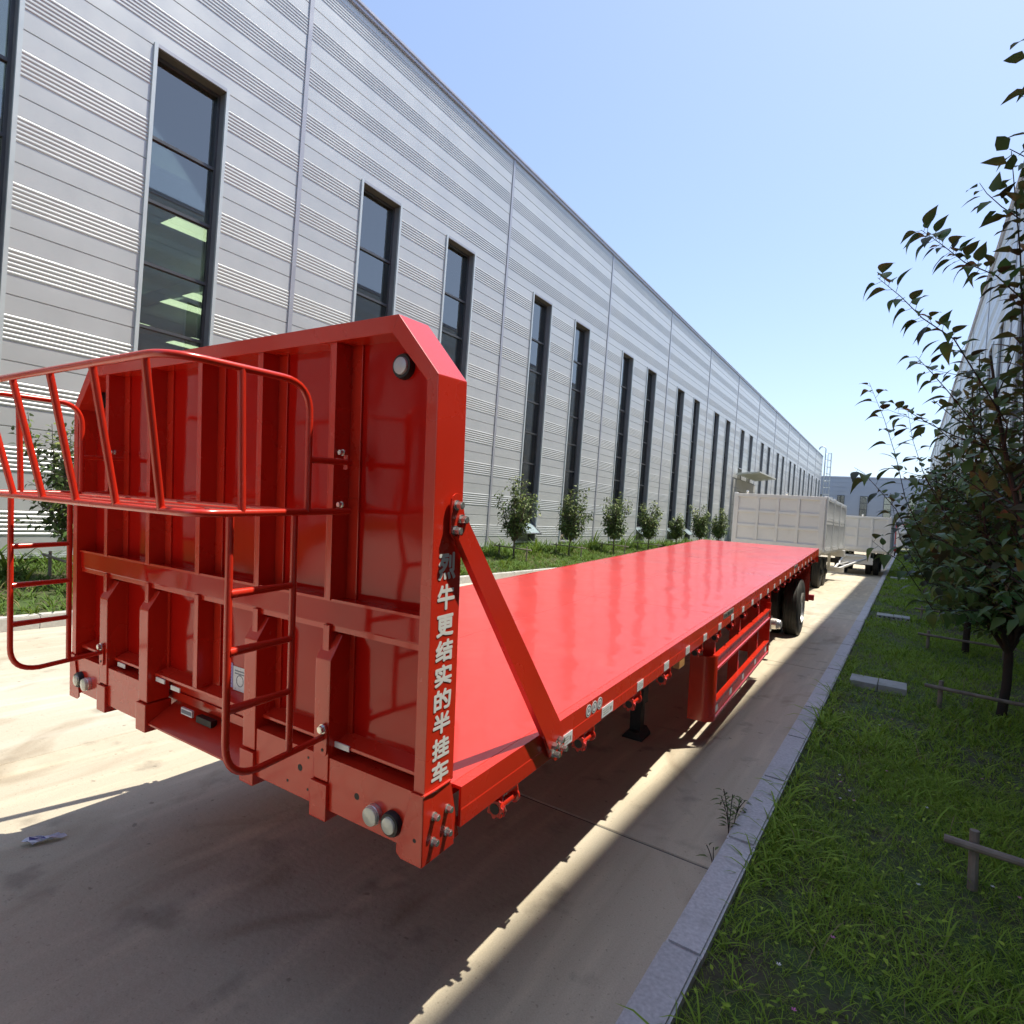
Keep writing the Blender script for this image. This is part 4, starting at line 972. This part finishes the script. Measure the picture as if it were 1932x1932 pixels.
# ------------------------------------------------------------------ foliage
def leaf_template(fold=0.25, droop=0.35, w=0.30):
    """unit leaf along +x, midrib folded, tip drooping; ovate with a drawn-out tip"""
    xs = [0.0, 0.28, 0.62, 1.0]; ws = [0.04, w, w*0.72, 0.0]
    v = []
    for x, ww in zip(xs, ws):
        z = -droop * x * x
        if ww > 0: v += [(x, -ww, z + fold*ww), (x, 0, z), (x, ww, z + fold*ww)]
        else: v += [(x, 0, z)]
    f = []
    for i in range(2):
        a = 3*i; f += [(a, a+3, a+4, a+1), (a+1, a+4, a+5, a+2)]
    f += [(6, 9, 7), (7, 9, 8)]
    return np.array(v), f
def mass_mesh(name, tv, tf, pos, dirs, ups, size, tint, mats, midx=None):
    """many small leaves or blades in one mesh, built with arrays"""
    n = len(pos); d = dirs / np.linalg.norm(dirs, axis=1, keepdims=True)
    s = np.cross(ups, d); s /= np.maximum(np.linalg.norm(s, axis=1, keepdims=True), 1e-6); u = np.cross(d, s)
    V = pos[:, None, :] + size[:, None, None] * (tv[None, :, 0:1]*d[:, None, :] + tv[None, :, 1:2]*s[:, None, :] + tv[None, :, 2:3]*u[:, None, :])
    nv = len(tv); V = V.reshape(-1, 3)
    lens = [len(f) for f in tf]; flat = np.concatenate([np.array(f) for f in tf])
    nl = len(flat); idx = (flat[None, :] + (np.arange(n) * nv)[:, None]).ravel()
    starts0 = np.concatenate([[0], np.cumsum(lens)[:-1]])
    st = (starts0[None, :] + (np.arange(n) * nl)[:, None]).ravel(); tot = np.tile(np.array(lens), n)
    me = bpy.data.meshes.new(name); me.vertices.add(len(V)); me.vertices.foreach_set('co', V.ravel())
    me.loops.add(len(idx)); me.loops.foreach_set('vertex_index', idx.astype(np.int32))
    me.polygons.add(len(st)); me.polygons.foreach_set('loop_start', st.astype(np.int32)); me.polygons.foreach_set('loop_total', tot.astype(np.int32))
    for m in mats: me.materials.append(MATS[m])
    if midx is not None: me.polygons.foreach_set('material_index', np.repeat(midx, len(tf)).astype(np.int32))
    me.polygons.foreach_set('use_smooth', np.ones(len(st), dtype=bool))
    me.update(calc_edges=True)
    a = me.attributes.new('tint', 'FLOAT', 'POINT'); a.data.foreach_set('value', np.repeat(tint, nv).astype(np.float32))
    return me
LEAFV, LEAFF = leaf_template()
def single_leaf(k):
    tv, tf = leaf_template(0.2 + 0.1*k, 0.25 + 0.12*k, 0.27 + 0.03*k)
    me = bpy.data.meshes.new('leaf'); me.from_pydata([tuple(v) for v in tv], [], tf)
    me.materials.append(MATS['leaf_dark' if k else 'leaf_bronze'])
    for p in me.polygons: p.use_smooth = True
    a = me.attributes.new('tint', 'FLOAT', 'POINT'); a.data.foreach_set('value', np.full(len(tv), random.random(), dtype=np.float32))
    return me
_lf = leaf_template
def leaf_fine(fold, droop, w):
    xs = [0, .1, .22, .36, .52, .68, .84, 1.0]; ws = [0.02, .6, .93, 1.0, .86, .58, .25, 0]
    v = []; f = []
    for x, k in zip(xs, ws):
        z = -droop * x ** 2.2; ww = w * k; xx = x * (1 - 0.18 * droop * x)
        if k > 0: v += [(xx, -ww, z + fold*ww - 0.3*ww*ww), (xx, 0, z), (xx, ww, z + fold*ww - 0.3*ww*ww)]
        else: v += [(xx, 0, z)]
    for i in range(6):
        a = 3*i; f += [(a, a+3, a+4, a+1), (a+1, a+4, a+5, a+2)]
    f += [(18, 21, 19), (19, 21, 20)]
    return np.array(v), f
def single_leaf(k):
    tv, tf = leaf_fine(0.25 + 0.12*k, 0.28 + 0.10*k, 0.24 + 0.02*k)
    me = bpy.data.meshes.new('leaf'); me.from_pydata([tuple(v) for v in tv], [], tf)
    me.materials.append(MATS['leaf_dark' if k else 'leaf_bronze'])
    for p in me.polygons: p.use_smooth = True
    a = me.attributes.new('tint', 'FLOAT', 'POINT'); a.data.foreach_set('value', np.full(len(tv), 0.25*k, dtype=np.float32))
    return me
LEAF_ME = [single_leaf(k) for k in range(5)]

def bez(a, b, c, n=8):
    a, b, c = Vector(a), Vector(b), Vector(c)
    return [((1-t)**2)*a + 2*t*(1-t)*b + t*t*c for t in [i/n for i in range(n+1)]]
def leaves_on(path, t0, spacing, size, acc, rng, jit=0.4):
    L = 0; pts = [Vector(p) for p in path]
    seg = [(pts[i+1]-pts[i]).length for i in range(len(pts)-1)]; tot = sum(seg); s = tot*t0; k = rng.randrange(10)
    while s < tot:
        r = s; i = 0
        while i < len(seg)-1 and r > seg[i]: r -= seg[i]; i += 1
        d = (pts[i+1]-pts[i]).normalized(); p = pts[i] + d*r
        a = k*2.4 + rng.uniform(-.4, .4); e1 = d.orthogonal().normalized(); e2 = d.cross(e1)
        o = e1*math.cos(a) + e2*math.sin(a)
        dr = (o + d*0.45 + Vector((0, 0, rng.uniform(-0.35, 0.35)))).normalized()
        pet = size*0.30
        acc.append((p + dr*pet, dr, size*rng.uniform(0.65, 1.15), p)); k += 1
        s += spacing*rng.uniform(1-jit, 1+jit)
def build_tree(name, base, label, group, height, radius, nlimb, ntwig, lsize, spacing, mats, bark, seed, extra=(), single=0, fork=0.75, lean=(0, 0), crown_z=0.85, tr=0.045):
    rng = random.Random(seed); base = Vector(base)
    t = empty(name, base, label=label, cat='tree', group=group)
    mb = MB(base); acc = []; joints = []
    top = base + Vector((rng.uniform(-.03, .03), rng.uniform(-.03, .03), fork))
    mb.tube([base - Vector((0, 0, 0.15)), base + Vector((0, 0, 0.03)), base.lerp(top, 0.5) + Vector((rng.uniform(-.015, .015), rng.uniform(-.015, .015), 0)), top], [tr*1.25, tr*1.1, tr, tr*0.95], 10)
    twigs = MB(base)
    for i in range(nlimb):
        a = 2*math.pi*(i + rng.uniform(-.3, .3))/nlimb; rr = radius*rng.uniform(0.35, 1.0); hh = height*rng.uniform(0.62, 1.0) if i else height
        if i == 0: rr *= 0.3
        end = Vector((base.x + lean[0] + rr*math.cos(a), base.y + lean[1] + rr*math.sin(a), base.z + hh))
        midp = top.lerp(end, 0.35) + Vector((math.cos(a), math.sin(a), 0))*rr*0.35
        path = bez(top - Vector((0, 0, 0.03)), midp, end, 10); r0 = tr*rng.uniform(0.35, 0.6)
        mb.tube(path, [r0*(1 - 0.85*k/10) + 0.002 for k in range(11)], 7)
        leaves_on(path, 0.55, spacing*0.9, lsize, acc, rng); joints += path[1:9]
        for j in range(ntwig):
            f = (crown_z/hh if j % 3 == 0 else 0.12) ; f = rng.uniform(max(0.10, (crown_z - fork)/max(hh - fork, 0.1)*0.8), 0.93)
            k = f*10; q = path[int(k)].lerp(path[min(10, int(k)+1)], k-int(k))
            b = rng.uniform(0, 2*math.pi); ln = radius*rng.uniform(0.35, 0.8)*(1.15 - 0.6*f)
            dv = Vector((math.cos(b), math.sin(b), rng.uniform(0.1, 0.9))) + (q - Vector((base.x, base.y, q.z)))*0.6
            dv.normalize(); e = q + dv*ln; mp = q + dv*ln*0.5 + Vector((0, 0, -0.04 + 0.08*rng.random()))
            tp = bez(q, mp, e + Vector((0, 0, 0.10*ln)), 4); twigs.tube(tp, [0.006, 0.005, 0.004, 0.003, 0.002], 4, cap=False)
            leaves_on(tp, 0.12, spacing, lsize, acc, rng)
    for (pts, r0, sp, sz) in extra:
        j0 = min(joints, key=lambda q: (q - pts[0]).length + 2.0*max(0, q.z - pts[0].z)); pts = bez(j0, j0.lerp(pts[0], 0.5) - Vector((0, 0, 0.05)), pts[0], 3)[:-1] + pts
        twigs.tube(pts, [r0*(1 - 0.8*k/(len(pts)-1)) for k in range(len(pts))], 5, cap=False)
        leaves_on(pts, 0.25, sp, sz, acc, rng, 0.25)
    mb.build('trunk', bark, t, smooth=True); twigs.build('branches', bark, t, smooth=True)
    if single:
        cam_p = Vector((0, 0, 1.98))
        idx = sorted(range(len(acc)), key=lambda i: (acc[i][0] - cam_p).length - 1.2*(acc[i][0].z > 2.2))[:single]
        ids = set(idx)
        for i in idx:
            p, d, s, q = acc[i]; o = link('leaf', LEAF_ME[rng.randrange(5)], t)
            up = Vector((0, 0, 1)); sx = up.cross(d)
            sx = sx.normalized() if sx.length > 1e-4 else Vector((1, 0, 0)); uz = d.cross(sx)
            m = Matrix.Identity(4)
            for r in range(3): m[r][0] = d[r]*s; m[r][1] = sx[r]*s; m[r][2] = uz[r]*s
            m.translation = p - base; o.matrix_local = m
        pb = MB(base)
        for i in idx: pb.tube([acc[i][3], acc[i][0]], 0.0013, 3, cap=False)
        tag(pb.build('leaf_stalks', bark, t), kind='stuff')
        acc = [a for i, a in enumerate(acc) if i not in ids]
    n = len(acc)
    pos = np.array([tuple(a[0] - base) for a in acc]); dr = np.array([tuple(a[1]) for a in acc]); sz = np.array([a[2] for a in acc])
    r_ = np.random.default_rng(seed); up = np.tile([0, 0, 1.0], (n, 1)) + r_.normal(0, 0.35, (n, 3))
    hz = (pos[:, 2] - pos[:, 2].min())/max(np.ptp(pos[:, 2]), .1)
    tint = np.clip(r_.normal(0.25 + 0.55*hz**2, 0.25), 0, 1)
    mi = (r_.random(n) < 0.12).astype(int) if len(mats) > 1 else None
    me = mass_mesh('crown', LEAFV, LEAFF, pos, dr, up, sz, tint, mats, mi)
    tag(link('crown', me, t), kind='stuff')
    return t
def unp(px, py, d):
    """point seen at (px, py) of a 1932 px frame at depth d metres"""
    return Vector((0, 0, 1.982)) + _f*d + _r*((px - 966)/1116.64*d) - _u*((py - 966)/1116.64*d)

RT = [4.35, 8.45, 12.75, 17.1, 21.4, 25.7, 30.0, 34.4, 38.8, 43.2, 52]
rl = ['nearest tree at the right edge, its long shoots reaching across the sky', 'second tree on the right verge, forked trunk above a bark rail', 'third tree on the right verge, half hidden behind the second', 'fourth tree along the right verge', 'fifth tree along the right verge', 'sixth tree along the right verge', 'seventh tree along the right verge', 'eighth tree along the right verge', 'ninth tree along the right verge', 'tenth tree along the right verge', 'farthest tree at the end of the right verge']
def shoot(pts, r=0.006, sp=0.021, sz=0.098): return ([unp(*p) for p in pts], r, sp, sz)
ex0 = [shoot([(1900, 800, 3.0), (1800, 640, 2.95), (1740, 600, 2.9), (1700, 560, 2.9), (1656, 524, 2.9)]),
       shoot([(1990, 620, 3.0), (1880, 520, 3.0), (1820, 495, 3.0), (1775, 460, 3.0), (1738, 434, 3.0)], sp=0.013),
       shoot([(1990, 500, 3.0), (1935, 420, 3.0), (1890, 390, 3.0), (1862, 365, 3.0), (1848, 345, 3.0)]),
       shoot([(1935, 900, 3.0), (1930, 640, 3.0), (1925, 480, 3.0), (1916, 380, 3.0), (1908, 285, 3.0)], r=0.009),
       shoot([(1960, 300, 2.8), (1955, 200, 2.8), (1950, 120, 2.8), (1942, 60, 2.8)], sp=0.05),
       shoot([(1900, 900, 3.2), (1830, 790, 3.1), (1790, 740, 3.1), (1755, 700, 3.1), (1728, 672, 3.1)])]
ex1 = [shoot([(1740, 1010, 4.6), (1708, 940, 4.6), (1690, 860, 4.5), (1668, 790, 4.5), (1640, 722, 4.5)], sp=0.045, sz=0.135),
       shoot([(1830, 860, 4.6), (1760, 800, 4.5), (1720, 790, 4.5), (1668, 770, 4.5)], sp=0.07, sz=0.135),
       shoot([(1740, 1060, 4.6), (1690, 960, 4.5), (1655, 920, 4.5), (1630, 893, 4.5), (1612, 882, 4.5)], sp=0.06, sz=0.135),
       shoot([(1750, 1100, 4.6), (1700, 1020, 4.6), (1688, 975, 4.6), (1680, 930, 4.6)], sp=0.05, sz=0.125),
       shoot([(1760, 1150, 4.6), (1700, 1060, 4.6), (1670, 1040, 4.6), (1645, 1020, 4.6)], sp=0.05, sz=0.12),
       shoot([(1800, 1000, 5.0), (1745, 900, 5.0), (1722, 830, 5.0), (1712, 770, 5.0)], sp=0.05, sz=0.12)]
for i, y in enumerate(RT):
    near = i < 2
    zb = 0.085
    if i == 0:
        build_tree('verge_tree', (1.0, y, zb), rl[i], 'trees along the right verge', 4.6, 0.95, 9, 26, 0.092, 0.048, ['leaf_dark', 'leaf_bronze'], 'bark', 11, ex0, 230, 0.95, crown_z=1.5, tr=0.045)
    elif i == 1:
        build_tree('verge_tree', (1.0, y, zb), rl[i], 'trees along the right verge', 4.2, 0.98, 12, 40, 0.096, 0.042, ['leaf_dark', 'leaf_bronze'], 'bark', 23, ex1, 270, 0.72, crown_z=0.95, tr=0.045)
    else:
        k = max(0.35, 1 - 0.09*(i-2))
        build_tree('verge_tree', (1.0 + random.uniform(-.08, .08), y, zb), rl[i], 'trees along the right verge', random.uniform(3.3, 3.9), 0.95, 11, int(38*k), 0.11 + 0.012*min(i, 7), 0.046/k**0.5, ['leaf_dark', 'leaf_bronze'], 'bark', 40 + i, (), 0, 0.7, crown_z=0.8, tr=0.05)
LT = [3.9, 8.1, 12.6, 16.5, 20.4, 24.6, 28.9, 33.2, 37.7, 42.5]
ll = ['young green tree seen past the left ladder at the edge of the picture', 'young green tree hidden behind the headboard', 'young green tree peeping out behind the right side of the headboard', 'first full young tree right of the headboard, with brown tips', 'second full young tree right of the headboard', 'third full young tree right of the headboard, twin stemmed', 'fourth full young tree right of the headboard, narrow crowned', 'small thin young tree between the narrow one and the last pair', 'dense young tree, nearer of the last pair before the white trailer', 'last young tree beside the white trailer board']
for i, y in enumerate(LT):
    hgt = [2.75, 2.6, 2.8, 2.85, 2.8, 2.75, 2.6, 2.1, 2.8, 2.75][i]
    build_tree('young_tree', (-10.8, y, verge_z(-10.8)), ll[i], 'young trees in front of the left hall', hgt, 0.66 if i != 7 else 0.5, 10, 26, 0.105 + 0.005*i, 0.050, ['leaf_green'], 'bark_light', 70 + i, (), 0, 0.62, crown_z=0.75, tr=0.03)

def stake(x, y, z, dx, h, rail_len, lb, grp):
    t = empty('tree_stake', (x, y, z), label=lb, cat='tree stake', group=grp); off = (x, y, z)
    for s in (-1, 1):
        if s > 0 and rail_len < 0: continue
        MB(off).tube([(x + s*dx, y, z - 0.2), (x + s*dx + random.uniform(-.02, .02), y + random.uniform(-.02, .02), z + h + 0.07)], [0.027, 0.023], 9).build('post', 'stake_wood', t, smooth=True)
    L = abs(rail_len)/2
    MB(off).tube([(x - L, y - 0.045, z + h), (x, y - 0.05, z + h - 0.015), (x + L, y - 0.045, z + h - 0.03)], [0.022, 0.02, 0.024], 9).build('rail', 'stake_wood', t, smooth=True)
names_r = ['nearest bark rail and post at the lower right edge', 'bark rail and posts holding the second tree on the right', 'bark rail and posts holding the third tree on the right', 'bark rail and posts of the fourth tree on the right']
for i in range(4): stake(0.95, RT[i] - 0.15, 0.085, 0.51, 0.235, 1.32, names_r[i], 'tree stakes on the right verge')
for i in (0, 3, 4, 5, 6):
    stake(-10.8, LT[i] - 0.06, verge_z(-10.8), 0.55, 0.42, 1.5, 'wooden rail and posts holding the ' + {0: 'young tree by the left ladder', 3: 'first young tree right of the headboard', 4: 'second young tree right of the headboard', 5: 'third young tree right of the headboard', 6: 'fourth young tree right of the headboard'}[i], 'tree stakes on the left verge')

# ------------------------------------------------------------------ grass
def blade_template(nseg, w, bend):
    v = []; f = []
    for i in range(nseg):
        t = i/nseg; ww = w*(1 - 0.55*t)
        v += [(t - 0.12*bend*t*t, -ww, -bend*t*t), (t - 0.12*bend*t*t, ww, -bend*t*t)]
    v.append((1 - 0.25*bend, 0, -bend))
    for i in range(nseg-1): a = 2*i; f.append((a, a+1, a+3, a+2))
    a = 2*(nseg-1); f.append((a, a+1, a+2))
    return np.array(v, dtype=float), f
def grass(name, n, xr, yr, zfun, h0, h1, w, nseg, mat_, label, clump=True, bend=0.5, seed=1, tuft=5, excl=()):
    r = np.random.default_rng(seed)
    m = n // tuft
    cx = r.uniform(xr[0], xr[1], m); 
    cy = yr[0] + (yr[1]-yr[0]) * r.random(m)**(1.0)
    # patchiness from a few sine waves
    pt = 0.5 + 0.25*np.sin(cx*3.1 + 1.7*np.sin(cy*1.3)) + 0.25*np.sin(cy*2.3 + 2*np.sin(cx*2.1))
    keep = r.random(m) < 0.45 + 0.6*pt
    for (a, b, c, d) in excl: keep &= ~((cx > a) & (cx < b) & (cy > c) & (cy < d))
    cx, cy, pt = cx[keep], cy[keep], pt[keep]; m = len(cx)
    x = np.repeat(cx, tuft) + r.normal(0, 0.018, m*tuft); y = np.repeat(cy, tuft) + r.normal(0, 0.018, m*tuft)
    x = np.clip(x, xr[0]+0.004, xr[1]); k = len(x)
    hh = r.uniform(h0, h1, k) * (0.75 + 0.5*np.repeat(pt, tuft)) * np.repeat(r.lognormal(0, 0.28, m), tuft)
    az = r.uniform(0, 2*np.pi, k); lean = r.uniform(0.12, 0.9, k)
    d = np.stack([np.cos(az)*lean, np.sin(az)*lean, np.ones(k)], 1)
    up = np.stack([-np.cos(az), -np.sin(az), lean], 1)
    pos = np.stack([x, y, zfun(x) + 0*y - 0.01], 1)
    tv, tf = blade_template(nseg, w, bend)
    tint = np.clip(r.normal(0.35 + 0.3*(np.repeat(pt, tuft)-.5), 0.22, k) + np.repeat(r.normal(0, 0.15, m), tuft), 0, 1)
    me = mass_mesh(name, tv, tf, pos, d, up, hh, tint, [mat_])
    return tag(link(name, me), label, 'grass', kind='stuff')
zr = lambda x: 0.055 + 0.045*(x + 0.615)/3.455
zl = lambda x: 0.12 + 0.30*(LKX - 0.155 - x)/3.665
ex = [(-0.46, 0.13, 8.63, 9.01), (-0.43, 0.2, 16.1, 16.6)]
grass('grass', 175000, (-0.605, 2.5), (0.9, 6.0), zr, 0.03, 0.08, 0.026, 4, 'grass_shade', 'dense shaded grass on the near part of the right verge', seed=3, excl=ex)
grass('grass', 6000, (-0.605, 2.5), (0.9, 7.0), zr, 0.08, 0.15, 0.028, 5, 'grass_shade', 'tall arching grass blades scattered over the near right verge', bend=0.75, seed=4, tuft=4)
grass('grass', 1100, (-0.600, -0.50), (1.0, 11.0), zr, 0.08, 0.17, 0.034, 5, 'grass_shade', 'grass blades hanging over the granite kerb', bend=0.8, seed=14, tuft=5)
grass('grass', 80000, (-0.605, 2.5), (6.0, 15.0), zr, 0.04, 0.105, 0.040, 3, 'grass_shade', 'shaded grass round the second and third trees on the right', seed=5, excl=ex)
grass('grass', 60000, (-0.605, 2.5), (15.0, 40.0), zr, 0.05, 0.125, 0.060, 2, 'grass_shade', 'shaded grass farther along the right verge', seed=6, excl=ex)
grass('grass', 25000, (-0.605, 2.5), (40.0, 90.0), zr, 0.07, 0.15, 0.10, 2, 'grass_shade', 'distant grass at the end of the right verge', seed=7)
grass('grass', 80000, (-12.55, -9.24), (-8.0, 30.0), zl, 0.08, 0.20, 0.055, 3, 'grass_sun', 'sunlit rough grass on the left verge before the hall', seed=8)
grass('grass', 30000, (-12.55, -9.24), (30.0, 100.0), zl, 0.12, 0.26, 0.09, 2, 'grass_sun', 'sunlit grass farther along the left verge', seed=9)
grass('grass', 9000, (-12.55, -11.3), (1.0, 45.0), zl, 0.25, 0.5, 0.035, 3, 'grass_sun', 'taller weeds against the foot of the left hall', seed=10, bend=0.4)
grass('grass', 7000, (-0.60, 2.5), (0.9, 11.0), zr, 0.04, 0.12, 0.018, 4, 'grass_dry', 'dry straw coloured blades tangled in the near right grass', bend=0.9, seed=21, tuft=3)
grass('grass', 6000, (-12.5, -9.24), (0.0, 30.0), zl, 0.10, 0.24, 0.03, 3, 'grass_dry', 'dry straw coloured blades among the sunlit grass on the left', bend=0.7, seed=22, tuft=3)
# small broad leaves and flowers among the near grass
r = np.random.default_rng(12); n = 4200
pos = np.stack([r.uniform(-0.6, 2.4, n), 0.9 + 9*r.random(n)**1.3, r.uniform(0.08, 0.13, n)], 1)
az = r.uniform(0, 6.28, n); d = np.stack([np.cos(az), np.sin(az), r.uniform(-.1, .8, n)], 1)
me = mass_mesh('weeds', LEAFV, LEAFF, pos, d, np.tile([0, 0, 1.0], (n, 1)) + r.normal(0, .3, (n, 3)), r.uniform(0.014, 0.036, n), r.random(n), ['grass_shade'])
tag(link('weeds', me), 'small broad leaved weeds mixed into the near right grass', 'weeds', kind='stuff')
n = 46
fx_ = MB()
for i in range(n):
    x, y = random.uniform(-0.5, 1.6), 1.1 + 6*random.random()**1.2; z = random.uniform(0.13, 0.20)
    fx_.m = 0 if random.random() < 0.7 else 1
    for k in range(5):
        a = k*1.257; fx_.add([(x, y, z), (x + .008*math.cos(a-.4), y + .008*math.sin(a-.4), z + .004), (x + .011*math.cos(a), y + .011*math.sin(a), z + .006), (x + .008*math.cos(a+.4), y + .008*math.sin(a+.4), z + .004)], [(0, 1, 2, 3)])
tag(fx_.build('clover_flowers', ['flower_pink', 'flower_white']), 'tiny pink and white flowers scattered in the near right grass', 'flowers', kind='stuff')
# weeds growing in the gutter of the kerb
for (bx, by, h, lb, sd) in ((-0.80, 3.92, 0.30, 'taller leafy weed growing in the gutter against the granite kerb', 1), (-0.81, 4.12, 0.22, 'lower thin weed beside the taller one in the gutter', 2), (-0.785, 3.50, 0.16, 'grass stalk standing where the slab joint meets the kerb', 3)):
    rg = random.Random(sd); t = empty('gutter_weed', (bx, by, 0), label=lb, cat='weed', group='weeds in the kerb gutter'); st = MB((bx, by, 0)); ac = []
    for k in range(3 if sd < 3 else 2):
        e = Vector((bx + rg.uniform(-.08, .05), by + rg.uniform(-.05, .08), h*rg.uniform(.7, 1)))
        p = bez((bx, by, 0), (bx, by, h*0.5), e, 5); st.tube(p, [0.003]*6, 4)
        if sd < 3: leaves_on(p, 0.25, 0.016, 0.055, ac, rg)
        else: leaves_on(p, 0.5, 0.04, 0.07, ac, rg)
    st.build('stem', 'bark', t)
    pos = np.array([tuple(a[0] - Vector((bx, by, 0))) for a in ac]); dr = np.array([tuple(a[1]) for a in ac]); q = LEAFV*np.array([1, .5, 1])
    me = mass_mesh('foliage', q, LEAFF, pos, dr, np.tile([0, 0, 1.0], (len(ac), 1)), np.array([a[2] for a in ac]), np.full(len(ac), .3), ['leaf_green'])
    tag(link('foliage', me, t), kind='stuff')
